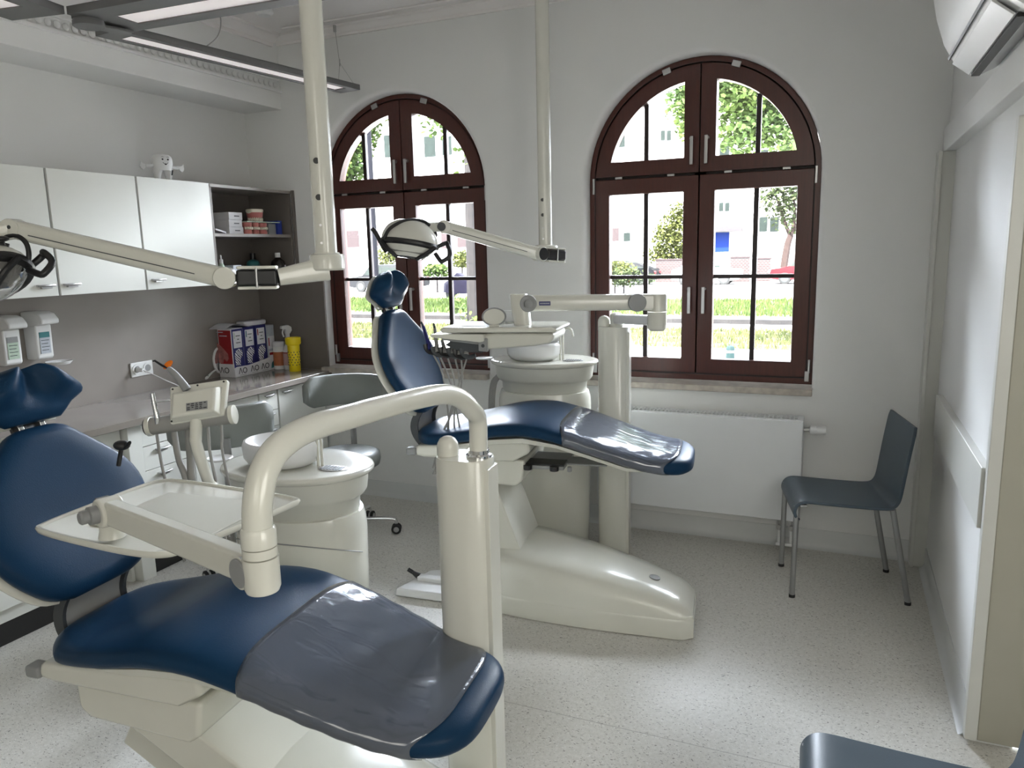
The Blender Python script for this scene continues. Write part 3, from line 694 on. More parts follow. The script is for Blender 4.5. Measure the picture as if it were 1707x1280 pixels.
mb = MB(); mb.cyl(EC+ax*.03-sd*.026, EC+ax*.03+sd*toc*.027, .0305, n=32); mb.build('hinge_drum', 'cream', u, bevel=.003)
mb = MB(); mb.cyl(J-sd*.026, J+sd*.026, .034, n=32); jd = mb.build('arm_joint', 'cream', u, bevel=.006)
mb = MB(); p = J+sd*toc*.026; mb.lathe([(.021, 0), (.021, .018), (.015, .02), (.0155, .034), (.012, .038), (.001, .038)], p, sd*toc); mb.build('knob', 'mgrey', u)
mb = MB(); mb.box(J+upv*.026+ax*.012, (.05, .03, .006), ax=(ax, sd, upv)); mb.build('joint_inlay', 'dgrey', u, bevel=.002)
tz = .955
jb = V((J.x-.012, J.y+.01, 0))
mb = MB(); mb.lathe([(.030, tz+.014), (.026, tz+.03), (.024, J.z-.01)], jb, n=28); mb.build('tray_swivel', 'cream', u)
TP = [(-1.755, 1.150), (-1.60, 1.133), (-1.43, 1.128), (-1.345, 1.145), (-1.318, 1.20), (-1.30, 1.38), (-1.29, 1.52), (-1.315, 1.56), (-1.52, 1.575), (-1.74, 1.58), (-1.80, 1.56), (-1.815, 1.50), (-1.80, 1.30), (-1.785, 1.18)]
def smoothloop(P, k=5):
    P = [V((a, b, 0)) for a, b in P]; n = len(P); o = []
    for i in range(n):
        a, b, c_, d = P[i-1], P[i], P[(i+1) % n], P[(i+2) % n]
        for j in range(k):
            t = j/k; o.append(.5*((2*b)+(c_-a)*t+(2*a-5*b+4*c_-d)*t*t+(3*b-a-3*c_+d)*t**3))
    return o
SL = smoothloop(TP); cc = V((-1.55, 1.35, 0))
mb = MB(); mb.ring_skin([[cc+(p-cc)*k+V((0, 0, z)) for p in SL] for k, z in ((.90, tz-.016), (.985, tz-.006), (1, tz+.004), (.99, tz+.010), (.965, tz+.010), (.95, tz+.005))])
mb.build('tray', 'cream', u, ang=50)
mb = MB(); mb.box((-1.50, 1.36, tz+.007), (.34, .26, .004), rot=.08); mb.build('tray_mat', 'cream2', u, bevel=.002)

# rear unit
u = thing('delivery_unit', 'cream column with jointed arm and instrument tray over the chair by the window', 'dental unit', (-1.04, 3.72, 0))
c, ex, ey = column(u, -1.04, 3.72, 1.212, .158, .12)
top = V((-1.025, 3.71, 1.212)); YE = 3.36
EB = py_(1095, 534, YE)
mb = MB(); mb.lathe([(.034, 0), (.034, .014)], top, n=28); mb.lathe([(.030, .014), (.032, .06), (.02, .068), (.001, .07)], top, n=28); mb.build('swivel_base', 'cream2', u)
a = top+V((0, 0, .038)); b = EB+V((0, 0, .0)); ax = (b-a).normalized(); sd = ax.cross(V((0, 0, 1))).normalized()
MB().box((a+b)/2, ((b-a).length, .05, .046), ax=(ax, sd, sd.cross(ax))).build('short_arm', 'white', u, bevel=.01, seg=3)
mb = MB(); mb.lathe([(.001, -.046), (.030, -.046), (.041, -.036), (.043, 0), (.043, .038)], EB, n=32); mb.build('elbow_lower', 'cream', u, ang=40)
mb = MB(); mb.lathe([(.043, .041), (.0435, .11), (.040, .118), (.001, .12)], EB, n=32); mb.build('elbow_upper', 'cream', u, ang=40)
h0 = EB+V((0, 0, .082)); h1 = py_(880, 505, 3.12); ax = (h1-h0).normalized(); sd = V((ax.y, -ax.x, 0)).normalized()
if sd.y > 0: sd = -sd
mb = MB(); mb.cyl(h0+ax*.095-sd*.036, h0+ax*.095+sd*.044, .040, n=32); mb.build('hinge_disc', 'mgrey', u, bevel=.003)
MB().box(h0+ax*.055, (.10, .072, .072), ax=(ax, sd, (0, 0, 1))).build('hinge_housing', 'cream', u, bevel=.012, seg=3)
ca, cb = h0+ax*.10, h1
mb = MB(); S = stadium(.058, .072); up_ = V((0, 0, 1)); mb.ring_skin([[p+sd*x_+up_*z_ for x_, z_ in S] for p in (ca, cb)]); arm = mb.build('reach_arm', 'cream', u, ang=50)
m0 = h1-ax*.072+sd*.0375; mb = MB(); mb.box(m0, (.05, .003, .018), ax=(ax, sd, up_)); pl = mb.build('name_plate', 'navyprint', arm, smooth=False)
mb = MB()
for i in range(7): mb.box(m0+ax*(-.018+.006*i)+sd*.002, (.0035, .001, .006), ax=(ax, sd, up_))
mb.build('plate_lettering', 'greylabel', pl, smooth=False)
mb = MB(); mb.cyl(h1-sd*.036, h1+sd*.048, .037, n=32); mb.build('hinge_disc', 'mgrey', u, bevel=.003)
mb = MB(); mb.lathe([(.018, 0), (.018, .016), (.006, .02), (.001, .02)], h1+sd*.048, sd); mb.build('knob', 'mgrey', u)
K = h1+ax*.03
mb = MB(); P = stadium(.075, .07); zt = py_(875, 556, K.y).z
mb.ring_skin([[V((K.x+a_*k+dx, K.y+b_*k, z)) for a_, b_ in P] for z, k, dx in ((K.z+.04, .95, -.01), (K.z+.034, 1.05, -.01), (K.z-.05, 1.05, -.0), (K.z-.09, .98, .006), (zt, .98, .006))])
mb.build('neck', 'cream', u, ang=50)
# tray block: local axes along the chair
A0 = .13; tx, ty = V((math.cos(A0), math.sin(A0), 0)), V((-math.sin(A0), math.cos(A0), 0)); T0 = V((K.x, K.y+.02, zt))
def tl(s, y, z): return T0+tx*s+ty*y+V((0, 0, z))
def slab(prof, y0, y1, nm, m, bev=.008):
    mb = MB(); mb.ring_skin([[tl(s, y, z) for s, z in prof] for y in (y0, y1)]); return mb.build(nm, m, u, bevel=bev, seg=3)
slab([(-.34, .012), (-.345, .03), (-.33, .038), (.16, .040), (.185, .032), (.175, .018)], -.14, .15, 'tray_top', 'cream')
slab([(-.10, .012), (.165, .014), (.165, -.012), (.145, -.032), (.08, -.042), (-.13, -.062), (-.15, -.055), (-.15, .006)], -.12, .13, 'tray_body', 'cream2', .012)
slab([(-.385, -.006), (-.385, .008), (-.14, .010), (-.14, -.022), (-.16, -.026)], -.15, .13, 'lower_tray', 'cream', .004)
slab([(-.35, -.012), (-.17, -.03), (-.17, -.040), (-.34, -.022)], -.12, .11, 'lower_tray_base', 'mgrey', .003)
slab([(-.34, -.046), (-.30, -.020), (-.145, -.020), (-.15, -.072), (-.17, -.078), (-.26, -.078)], -.10, .11, 'instrument_block', 'navyprint' if 0 else 'dgrey', .006)
slab([(-.17, -.010), (-.13, -.010), (-.13, -.070), (-.17, -.066)], -.135, -.105, 'side_plate', 'mgrey', .004)
mb = MB(); mb.cyl(tl(-.148, -.136, -.042), tl(-.148, -.1365, -.042), .008, n=16); mb.build('side_plate_badge', 'dgrey', u, smooth=False)
mb = MB(); mb.cyl(T0+V((0, -.045, .012)), T0+V((0, -.045, -.045)), .036, n=32); mb.build('tray_pivot', 'cream', u, bevel=.004)
slab([(-.26, .039), (-.12, .039), (-.12, .041), (-.26, .041)], -.10, .06, 'tray_paper', 'paper', 0.0005)
hc = tl(-.105, -.10, .082); vd = (CAM-hc).normalized(); vr = vd.cross(V((0, 0, 1))).normalized(); vu = V((0, 0, 1))
fw = V((vd.x, vd.y, 0)).normalized(); vr = fw.cross(vu)
mb = MB(); mb.lathe([(.001, 0), (.050, 0), (.054, .006), (.054, .014), (.049, .019)], hc-fw*.014, fw, n=40, sx=1, sy=1)
for v in mb.bm.verts:
    d = (v.co-hc).dot(vu); v.co -= vu*d*.26
hb = mb.build('tray_handle', 'mgrey', u, ang=40)
mb = MB(); mb.lathe([(.001, 0), (.046, 0), (.046, .004), (.001, .004)], hc+fw*.003, fw, n=40)
for v in mb.bm.verts:
    d = (v.co-hc).dot(vu); v.co -= vu*d*.26
mb.build('handle_face', 'cream2', hb, ang=40)
mb = MB(); mb.box(hc-vu*.044, (.045, .012, .02), ax=(vr, fw, vu)); mb.build('handle_foot', 'cream2', u, bevel=.002)
slab([(-.17, .04), (-.17, .095), (-.05, .092), (-.02, .088), (-.02, .04)], .09, .11, 'display_rim', 'white', .006)
# instruments resting in their holders, hoses looping down
for i in range(6):
    s, y = -.29+i*.020, -.125-.002*i
    s0 = -.36+i*.038
    a0 = py_(*[(716, 578), (728, 582), (741, 583), (754, 584), (765, 586), (776, 585)][i], 3.0); 
    d_ = [(-18, -26), (-15, -27), (-6, -16), (10, -16), (12, -17), (14, -16)][i]
    a1 = py_(*[(716, 578), (728, 582), (741, 583), (754, 584), (765, 586), (776, 585)][i], 3.0)
    p0 = a1; p1 = py_(*[(694+12, 545), (725, 548), (737, 568), (752, 566), (764, 566), (776, 566)][i], 3.06); hd = i < 2
    mb = MB(); mb.tube([p0+V((.004, 0, -.012)), (p0+p1)/2, p1], [.0105, .0075], 12); ins = mb.build('handpiece', ['bluecard', 'hose', 'hose', 'hose', 'hose', 'hose'][i] if i else 'navyprint', u)
    if hd: mb = MB(); mb.tube([p1, p1+(p1-p0)*.25+V((-.004, 0, 0))], [.0065, .0045], 10); mb.build('tip', 'dgrey', ins)
    e = [p0+V((-.02, 0, .012)), p0+V((-.012, 0, -.014)), p0+V((.015, 0, -.028)), p0+V((.045, .01, -.02))]
    mb = MB(); mb.tube(e, .0125, 10, smooth=3, flat=.6); mb.build('instrument_holder', 'black' if i % 2 == 0 else 'dgrey', u)
    mb = MB(); pts = [(p0+V((.01, 0, -.02)))] + [py_(a, b, 3.0) for a, b in [[(738, 625), (748, 700), (741, 745), (722, 790)], [(752, 640), (764, 700), (768, 745), (745, 775)], [(758, 640), (752, 690), (735, 730), (722, 780)], [(766, 640), (757, 695), (762, 740), (775, 770)], [(770, 640), (752, 690), (728, 745), (726, 790)], [(762, 650), (748, 700), (746, 745), (752, 775)]][i]]
    mb.tube(pts, .0042, 8, smooth=4); mb.build('hose', 'hose', u)

# ------------------------------------------------------------------ spittoon units
def spittoon(label, cx, cy, zt, rot, cat='spittoon'):
    r = thing('spittoon_unit', label, cat, (cx, cy, 0)); c = V((cx, cy, 0))
    def L(prof, nm, m, cc=(0, 0), sy=.74, sx=1, ang=45):
        mb = MB(); o = V((math.cos(rot)*cc[0]-math.sin(rot)*cc[1], math.sin(rot)*cc[0]+math.cos(rot)*cc[1], 0))
        mb.lathe([(a, b) for a, b in prof], c+o, n=56, sy=sy, sx=sx, rot=rot); return mb.build(nm, m, r, ang=ang)
    L([(.23, .003), (.235, .05), (.242, .3), (.248, .55), (.250, zt-.23), (.247, zt-.195), (.238, zt-.165), (.15, zt-.155)], 'body', 'cream', ang=60)
    L([(.20, zt-.19), (.226, zt-.165), (.230, zt-.115), (.247, zt-.105), (.258, zt-.09), (.264, zt-.05), (.266, zt-.025)], 'collar', 'cream2', ang=60)
    L([(.26, zt-.03), (.283, zt-.022), (.290, zt-.012), (.286, zt-.003), (.27, zt), (.20, zt-.004), (.001, zt-.006)], 'table_top', 'cream', ang=70)
    L([(.10, zt-.006), (.128, zt+.008), (.143, zt+.03), (.146, zt+.07), (.140, zt+.086), (.131, zt+.088), (.125, zt+.078), (.09, zt+.045), (.03, zt+.03), (.001, zt+.03)], 'basin', 'white', cc=(-.055, .0), sy=.9, ang=70)
    L([(.056, zt-.004), (.056, zt-.001), (.053, zt), (.001, zt)], 'drain_rim', 'steel', cc=(.165, -.03), sy=.6)
    mb = MB()
    for k in range(7):
        o = V((math.cos(rot)*(.165-.036+.012*k), math.sin(rot)*(.165-.036+.012*k), 0)); mb.box(c+o+V((math.sin(rot)*.03, -math.cos(rot)*.03, zt+.0008)), (.0075, .044, .001), rot=rot)
    mb.build('drain_slots', 'dgrey', r, smooth=False)
    for k, (dx, bend) in enumerate(((.088, -1), (.104, 1))):
        p = c+V((math.cos(rot)*dx, math.sin(rot)*dx, zt)); e = V((math.cos(rot), math.sin(rot), 0))*bend
        h = .15
        mb = MB(); mb.tube([p+V((0, 0, -.005)), p+V((0, 0, h*.75)), p+V((0, 0, h*.95))+e*.004, p+V((0, 0, h+.012))+e*.022, p+V((0, 0, h+.004))+e*.046, p+V((0, 0, h-.03))+e*.056], .0058, 12, smooth=5); mb.build('water_spout', 'cream', r)
    # seam of the curved front cover
    mb = MB(); pts = []
    for i in range(25):
        T = -PI*.98+PI*.96*i/24; rr = .2515; zz = zt-.315+.08*math.cos((T+PI/2)*1.0)
        x_, y_ = math.cos(T)*rr, math.sin(T)*rr*.74
        pts.append(c+V((math.cos(rot)*x_-math.sin(rot)*y_, math.sin(rot)*x_+math.cos(rot)*y_, min(zz, zt-.215))))
    mb.tube(pts, .0022, 6); mb.build('cover_seam', 'mgrey', r)
    o = V((math.cos(rot+PI)*.335, math.sin(rot+PI)*.335, 0))
    mb = MB(); mb.lathe([(.02, zt-.012), (.045, zt-.008), (.048, zt-.002), (.044, zt), (.038, zt-.004), (.001, zt-.005)], c+o, n=32); mb.cyl(c+o+V((.04, 0, zt-.008)), c+V((-.26, -.03, zt-.015)), .008); mb.build('cup_holder', 'white', r)
    for k in range(3):
        a = c+V((-.225-.012*k, -.05, zt-.09)); mb = MB(); mb.tube([a, a+V((-.035, -.01, -.05)), a+V((-.05, -.01, -.2)), a+V((-.035, 0, -.42)), a+V((.02, 0, -.6))], .009-.001*k, 10, smooth=5); mb.build('suction_hose', 'hose', r)
    return r
spA = spittoon('large cream spittoon unit with round white basin behind the foreground chair', -1.775, 2.13, .862, .10)
spB = spittoon('cream spittoon unit with round basin and thin curved spouts, between the two windows', -1.425, 3.73, 1.032, .10)

# ------------------------------------------------------------------ assistant console of the front unit
r = thing('instrument_console', 'cream instrument console with back label and hanging hoses, left of the front spittoon', 'dental console', tuple(pd_(350, 815, 2.3)))
D = 2.22
fx = (pd_(375, 640, D)-pd_(283, 652, D)).normalized(); n_ = -FWD; n_ = (n_-fx*n_.dot(fx)).normalized(); uy = n_.cross(fx)
n_ = (n_*.95+uy*.25).normalized(); uy = n_.cross(fx)
C0 = pd_(328, 668, D)
mb = MB(); S = .172; 
prof = [(-.083, .055), (.086, .057), (.088, .05), (.074, -.052), (-.084, -.058)]
mb.ring_skin([[C0+fx*a+uy*b+n_*d for a, b in prof] for d in (-.03, -.008)]); pn = mb.build('panel', 'cream', r, bevel=.005, seg=3)
mb = MB(); mb.ring_skin([[C0+fx*a+uy*b+n_*d for a, b in pr] for pr, d in (([(-.07, .034), (.074, .036), (.066, -.05), (-.076, -.056)], -.01), ([(-.062, .026), (.066, .028), (.060, -.044), (-.066, -.048)], .022), ([(-.055, .02), (.06, .022), (.055, -.038), (-.06, -.042)], .027))]); mb.build('panel_back', 'cream', r, bevel=.003)
lc = C0+fx*.012-uy*.024+n_*.0285
mb = MB(); mb.box(lc, (.062, .024, .001), ax=(fx, uy, n_)); lb = mb.build('type_label', 'mgrey', r, smooth=False)
mb = MB()
random.seed(3)
for j in range(4):
    for i in range(5):
        if random.random() < .8: mb.box(lc+fx*(-.024+.012*i)+uy*(.008-.0052*j)+n_*.001, (.010*random.uniform(.5, 1), .0024, .0006), ax=(fx, uy, n_))
mb.build('label_print', 'ink', lb, smooth=False)
mb = MB()
for a, b in ((-.074, .047), (.0, .049), (.078, .05), (-.078, -.05)): mb.cyl(C0+fx*a+uy*b-n_*.008, C0+fx*a+uy*b-n_*.0065, .003, n=10)
mb.build('panel_screws', 'black', r, smooth=False)
ca, cb = pd_(250, 711, D+.03), pd_(388, 691, D+.03); ax = (cb-ca).normalized()
mb = MB(); mb.cyl(ca, cb, .026, n=32); mb.build('holder_barrel', 'hose', r)
for p in (ca, cb): mb = MB(); mb.lathe([(.0265, -.007), (.0285, -.006), (.0285, .006), (.0265, .007)], p, ax, n=32); mb.build('barrel_ring', 'cream', r)
mb = MB(); mb.cyl(ca-ax*.012, ca-ax*.006, .024, n=24); mb.build('barrel_end', 'dgrey', r, smooth=False)
P = [pd_(*q) for q in ((327, 700, D+.01), (326, 735, D+.01), (333, 760, D+.02), (343, 790, D+.04), (351, 812, D+.06))]
mb = MB(); mb.tube([P[0]+V((0, 0, .02)), P[0], P[1]], .0175, 20); mb.build('pipe_head', 'cream', r)
mb = MB(); mb.tube([P[1]+V((0, 0, .01))]+P[1:], .0165, 20, smooth=4); mb.build('pipe', 'cream', r)
mb = MB(); mb.ell(P[-1], (.024, .024, .022)); mb.cyl(P[-1], P[-1]+V((0, .02, -.16)), .016); mb.cyl(P[-1]+V((0, .02, -.15)), V((-1.93, 2.05, P[-1].z-.18)), .016); mb.build('pipe_knuckle', 'cream', r)
for (a, b, c_, rr) in (((262, 728), (268, 765), (277, 806), .0045), ((290, 720), (298, 765), (312, 806), .0095), ((314, 718), (318, 765), (322, 806), .0115), ((346, 700), (348, 730), (352, 765), .0045), ((368, 697), (370, 730), (372, 760), .004)):
    mb = MB(); p0, p1, p2 = [pd_(*q, D+.05) for q in (a, b, c_)]; mb.tube([p0+V((0, 0, .03)), p0, p1, p2, p2+V((.02, .02, -.25))], rr, 12, smooth=4); mb.build('hose', 'hose', r)
mb = MB(); mb.tube([pd_(254, 656, D), pd_(257, 672, D), pd_(262, 696, D), pd_(263, 712, D+.02)], [.006, .0085], 12); mb.build('suction_handpiece', 'chrome', r)
cu = thing('curing_light', 'grey curing light wand with orange oval eye shield above the console', 'curing light', tuple(pd_(303, 640, D)))
pp = [pd_(312, 650, D), pd_(302, 636, D), pd_(290, 622, D), pd_(280, 614, D)]
mb = MB(); mb.tube(pp, [.0125, .008], 14, smooth=4); mb.build('body', 'mgrey', cu)
mb = MB(); mb.tube([pp[-1], pd_(270, 609, D), pd_(258, 601, D), pd_(255, 602, D)], [.004, .0025], 10); mb.build('light_tip', 'black', cu)
dx = (pd_(288, 601, D)-pd_(273, 614, D)); dl = dx.length/2
mb = MB(); ex_ = dx.normalized(); ey_ = n_.cross(ex_).normalized(); ez_ = ex_.cross(ey_)
mb.ell(pd_(280, 608, D), (dl, dl*.55, .0025), 24, 10, ax=(ex_, ey_, ez_)); mb.build('eye_shield', 'orange', cu)

# ------------------------------------------------------------------ ceiling-hung operating lights
def lamp_head(parent, C, ex, ey, s=1.0, glass=True):
    ez = ex.cross(ey)
    if ez.dot(CAM-C) < 0: ez = -ez
    def G(a, b, c): return C+(ex*a+ey*b+ez*c)*s
    mb = MB(); rings = []
    for j in range(13):
        t = PI/2*j/12; q = max(.02, math.cos(t)**.8)
        rings.append([G(math.cos(2*PI*i/32)*.135*q-.01*math.sin(t), math.sin(t)*(.088 if glass else .112), math.sin(2*PI*i/32)*.095*q) for i in range(32)])
    mb.ring_skin(rings); mb.build('lamp_dome', 'cream', parent, ang=80)
    mb = MB(); mb.ring_skin([[G(math.cos(2*PI*i/32)*a, b, math.sin(2*PI*i/32)*a*.7) for i in range(32)] for a, b in ((.138, .006), (.141, -.004), (.136, -.014), (.12, -.02))]); mb.build('lamp_band', 'black', parent)
    mb = MB(); mb.tube([G(-.112, -.002, .062), G(-.09, .04, .080), G(-.05, .078, .068), G(.0, .104, .045), G(.05, .112, .01), G(.08, .10, -.01)], .008*s, 10, smooth=5); mb.build('lamp_strap', 'black', parent)
    mb = MB(); mb.ring_skin([[G(math.cos(2*PI*i/28)*a, b, math.sin(2*PI*i/28)*a*.68) for i in range(28)] for a, b in ((.118, -.018), (.095, -.05), (.06, -.068), (.001, -.07))], cap=False); mb.build('reflector', 'reflector', parent)
    if not glass: mb = MB(); mb.ring_skin([[G(math.cos(2*PI*i/28)*a, b, math.sin(2*PI*i/28)*a*.70) for i in range(28)] for a, b in ((.125, -.012), (.112, -.03), (.075, -.066), (.07, -.066), (.11, -.026))], cap=False); mb.build('lower_shell', 'cream', parent)
    mb = MB(); mb.ell(G(0, -.025, 0), (.035*s, .025*s, .025*s), ax=(ex, ey, ez)); mb.build('bulb_shield', 'steel', parent)
    for k in (-1, 1):
        mb = MB(); mb.tube([G(k*.125, -.012, .045), G(k*.085, -.05, .05), G(k*.045, -.072, .03)], .010*s, 10, smooth=3); mb.build('lamp_bracket', 'black', parent)
        mb = MB(); pts = [G(k*.12, .0, -.02), G(k*.165, .028, -.02), G(k*.178, .02, .0), G(k*.196, -.028, 0), G(k*.165, -.062, 0), G(k*.15, -.056, 0), G(k*.125, -.028, 0)] if k > 0 else [G(k*.10, -.055, 0), G(k*.125, -.03, 0), G(k*.16, .02, 0), G(k*.185, .046, 0)]
        mb.tube(pts, .0105*s, 12, smooth=4); mb.build('lamp_handle', 'black', parent)
def op_light(label, pole, zb, arm_pts, dep, hc, long_arm):
    r = thing('operating_light', label, 'dental lamp', (pole[0], pole[1], ZC))
    x, y = pole; R_ = .0345
    mb = MB(); mb.cyl((x, y, zb), (x, y, ZC), R_, n=40); pl = mb.build('ceiling_pole', 'cream', r)
    mb = MB(); mb.lathe([(.07, ZC-.012), (.07, ZC), (.001, ZC)], (x, y, 0)); mb.build('ceiling_plate', 'cream', r)
    dr = V((CAM.x-x, CAM.y-y, 0)).normalized(); tr = V((dr.y, -dr.x, 0))
    if tr.x > 0: tr = -tr
    for h, rr in ((.17, .0095), (.28, .0095)) if long_arm else ((.15, .0085), (.225, .0085)):
        a = V((x, y, zb+h))+(dr*.93+tr*.36)*R_; mb = MB(); mb.cyl(a-dr*.004, a+dr*.0015, rr, n=20); mb.build('plug', 'black', pl, smooth=False)
    for h in (.03, .085):
        a = V((x, y, zb+h))+(dr*.93+tr*.36)*R_; mb = MB(); mb.cyl(a-dr*.004, a+dr*.0015, .004, n=12); mb.build('screw', 'steel', pl, smooth=False)
    mb = MB(); mb.lathe([(.040, .0), (.042, -.004), (.052, -.006), (.055, -.012), (.055, -.05), (.050, -.056), (.001, -.057)] if long_arm else [(.040, .0), (.062, -.006), (.064, -.016), (.050, -.02), (.001, -.02)], (x, y, zb), n=36); mb.build('pole_joint', 'cream', r, ang=35)
    def bar(a, b, h0, h1, w_, nm, m='cream'):
        ax = (b-a).normalized(); sd = ax.cross(V((0, 0, 1))).normalized(); u2 = sd.cross(ax); mb = MB(); S = stadium(1, 1, k=3.2)
        mb.ring_skin([[p+sd*(q*w_)+u2*(t*h) for q, t in S] for p, h in ((a, h0), (b, h1))]); return mb.build(nm, m, r, ang=50), ax, sd, u2
    A_, B_, C_, D_ = [pd_(*q) for q in arm_pts]   # pole end, knuckle, spring arm foot, spring arm top
    if long_arm:
        bar(V((x, y, A_.z)), B_, .078, .052, .055, 'swing_arm')
    kx = (C_-B_).normalized(); ks = kx.cross(V((0, 0, 1))).normalized(); ku = ks.cross(kx); kl = (C_-B_).length
    MB().box((B_+C_)/2, (kl, .060, .050), ax=(kx, ks, ku)).build('knuckle', 'black', r, bevel=.008, seg=3)
    for k in (-1, 1): MB().box((B_+C_)/2+ku*k*.031, (kl*.96, .058, .010), ax=(kx, ks, ku)).build('knuckle_cheek', 'cream', r, bevel=.004)
    MB().box((B_+C_)/2, (.007, .066, .064), ax=(kx, ks, ku)).build('knuckle_ring', 'steel', r, bevel=.003)
    hinge = C_+kx*.035
    side = ks if ks.dot(CAM-C_) > 0 else -ks
    mb = MB(); mb.cyl(hinge-side*.028, hinge+side*.029, .034, n=32); mb.build('hinge_drum', 'cream', r, bevel=.003)
    if not long_arm: mb = MB(); mb.cyl(hinge+side*.029, hinge+side*.031, .030, n=32); mb.build('hinge_cap', 'black', r, smooth=False)
    sp, ax, sd, u2 = bar(hinge, D_, .062, .058, .052, 'spring_arm')
    s2 = sd if sd.dot(CAM-hinge) > 0 else -sd
    L = (D_-hinge).length
    MB().box(hinge+ax*L*.52+s2*.0262-u2*.006, (L*.78, .0012, .003), ax=(ax, s2, u2)).build('arm_slot', 'dgrey', sp, smooth=False)
    mb = MB(); mb.cyl(D_-s2*.027, D_+s2*.028, .031, n=32); mb.build('arm_top_hinge', 'cream', r, bevel=.003)
    return r, D_, s2
rA, DA, sA = op_light('ceiling lamp over the foreground chair, thick pole and long arm reaching to the left edge', tuple(py_(544, 421, 2.03))[:2], py_(545, 421, 2.03).z, ((555, 447, 2.42), (464, 462, 2.38), (396, 463, 2.36), (24, 382, 2.34)), 2.4, None, True)
tip = pd_(-60, 398, 2.3)
ax = (tip-DA).normalized(); sd = ax.cross(V((0, 0, 1))).normalized(); mb = MB(); mb.ring_skin([[p+sd*q*.05+sd.cross(ax)*t*.058 for q, t in stadium(1, 1, k=3.2)] for p in (DA, tip)]); mb.build('lamp_carrier', 'cream', rA, ang=50)
mb = MB(); mb.cyl(pd_(25, 379, 2.34)+sA*.0275, pd_(25, 379, 2.34)+sA*.029, .006, n=16); mb.build('hinge_screw', 'dgrey', rA, smooth=False)
mb = MB(); mb.tube([pd_(q[0], q[1], 2.32) for q in ((-20, 400), (8, 395), (28, 393), (42, 403), (48, 420), (47, 442))], .0075, 12, smooth=4, flat=1); mb.build('lamp_yoke', 'black', rA)
mb = MB(); mb.cyl(pd_(5, 396, 2.3), pd_(7, 409, 2.3), .003); mb.ell(pd_(3, 398, 2.3), (.02, .02, .009)); mb.build('lamp_lock', 'black', rA)
ha = pd_(-26, 462, 2.3); ey_ = (UPV*.80-RGT*.42+FWD*.42).normalized(); ex_ = (RGT-ey_*RGT.dot(ey_)).normalized(); lamp_head(rA, ha, ex_, ey_, 1.0)
rB, DB, sB = op_light('ceiling lamp on a pole between the windows, white head over the far chair', (-1.41, 3.74), py_(910, 408, 3.74).z, ((910, 424, 3.82), (937, 426, 3.78), (908, 424, 3.70), (740, 378, 3.62)), 3.8, None, False)
tip = pd_(712, 379, 3.56); ax = (tip-DB).normalized(); sd = ax.cross(V((0, 0, 1))).normalized(); mb = MB(); mb.ring_skin([[p+sd*q*.045+sd.cross(ax)*t*.048 for q, t in stadium(1, 1, k=3.2)] for p in (DB, tip)]); mb.build('lamp_carrier', 'cream', rB, ang=50)
mb = MB(); mb.cyl(pd_(736, 378, 3.6)+sB*.0, pd_(736, 378, 3.6)+sB*.034, .02, n=20); mb.build('carrier_ring', 'dgrey', rB, smooth=False)
mb = MB(); mb.tube([pd_(q[0], q[1], 3.56) for q in ((708, 380), (697, 378), (690, 377))], .006, 10); mb.build('carrier_pin', 'steel', rB)
mb = MB(); mb.tube([pd_(q[0], q[1], 3.58) for q in ((724, 384), (727, 392), (722, 400), (715, 408))], .007, 10, smooth=4); mb.build('lamp_yoke', 'black', rB)
lamp_head(rB, pd_(683, 406, 3.52), (RGT*1+UPV*-.14).normalized(), (UPV+RGT*.14).normalized(), .98, False)
# ------------------------------------------------------------------ moulded side chairs
def side_chair():
    r = thing('side_chair', 'x', 'chair', (0, 0, 0))
    prof = [(.012, .372), (-.004, .392), (-.010, .415), (-.004, .438), (.012, .455), (.04, .462), (.11, .458), (.20, .452), (.30, .447), (.36, .446), (.395, .452), (.414, .472), (.424, .505), (.434, .58), (.447, .68), (.462, .78), (.468, .815)]
    P = [V((a, 0, b)) for a, b in prof]; fine = []
    Q = [P[0]*2-P[1]]+P+[P[-1]*2-P[-2]]
    for i in range(1, len(Q)-2):
        for k in range(3):
            t = k/3; fine.append(.5*((2*Q[i])+(Q[i+1]-Q[i-1])*t+(2*Q[i-1]-5*Q[i]+4*Q[i+1]-Q[i+2])*t*t+(3*Q[i]-Q[i-1]-3*Q[i+1]+Q[i+2])*t**3))
    fine.append(P[-1]); rings = []
    for i, p in enumerate(fine):
        tg = (fine[min(i+1, len(fine)-1)]-fine[max(i-1, 0)]).normalized(); nn = V((-tg.z, 0, tg.x))
        w_ = .198 if i > 6 else .185+.013*i/6
        if i > len(fine)-4: w_ -= .004*(i-len(fine)+4)
        rings.append([p+V((0, -w_, 0))+nn*.007, p+V((0, w_, 0))+nn*.007, p+V((0, w_, 0))-nn*.007, p+V((0, -w_, 0))-nn*.007])
    mb = MB(); mb.ring_skin(rings); mb.build('seat_shell', 'slate', r, bevel=.004)
    for s in (-1, 1):
        for (a, b) in (((.0, .178*s, .44), (-.004, .176*s, .012)), ((.40, .178*s, .44), (.487, .178*s, .012))):
            a, b = V(a), V(b); ax = (b-a).normalized(); mb = MB(); mb.cyl(a, b, .0125, n=16); lg = mb.build('leg', 'alu', r)
            mb = MB(); mb.cyl(b+V((0, 0, .002)), b-V((0, 0, .012)), .014, n=16); mb.build('foot_cap', 'rubber', lg)
    for x in (.03, .385): MB().box((x, 0, .437), (.03, .35, .012)).build('cross_rail', 'alu', r, bevel=.003)
    return r
c1 = side_chair(); c1['label'] = 'slate blue moulded chair with metal legs standing by the radiator'
c1.location = (-.167, 3.677, 0); c1.rotation_euler = (0, 0, math.radians(11.5))
c2 = copy_tree(c1); c2['label'] = 'slate blue chair cut off by the lower right corner of the photo'
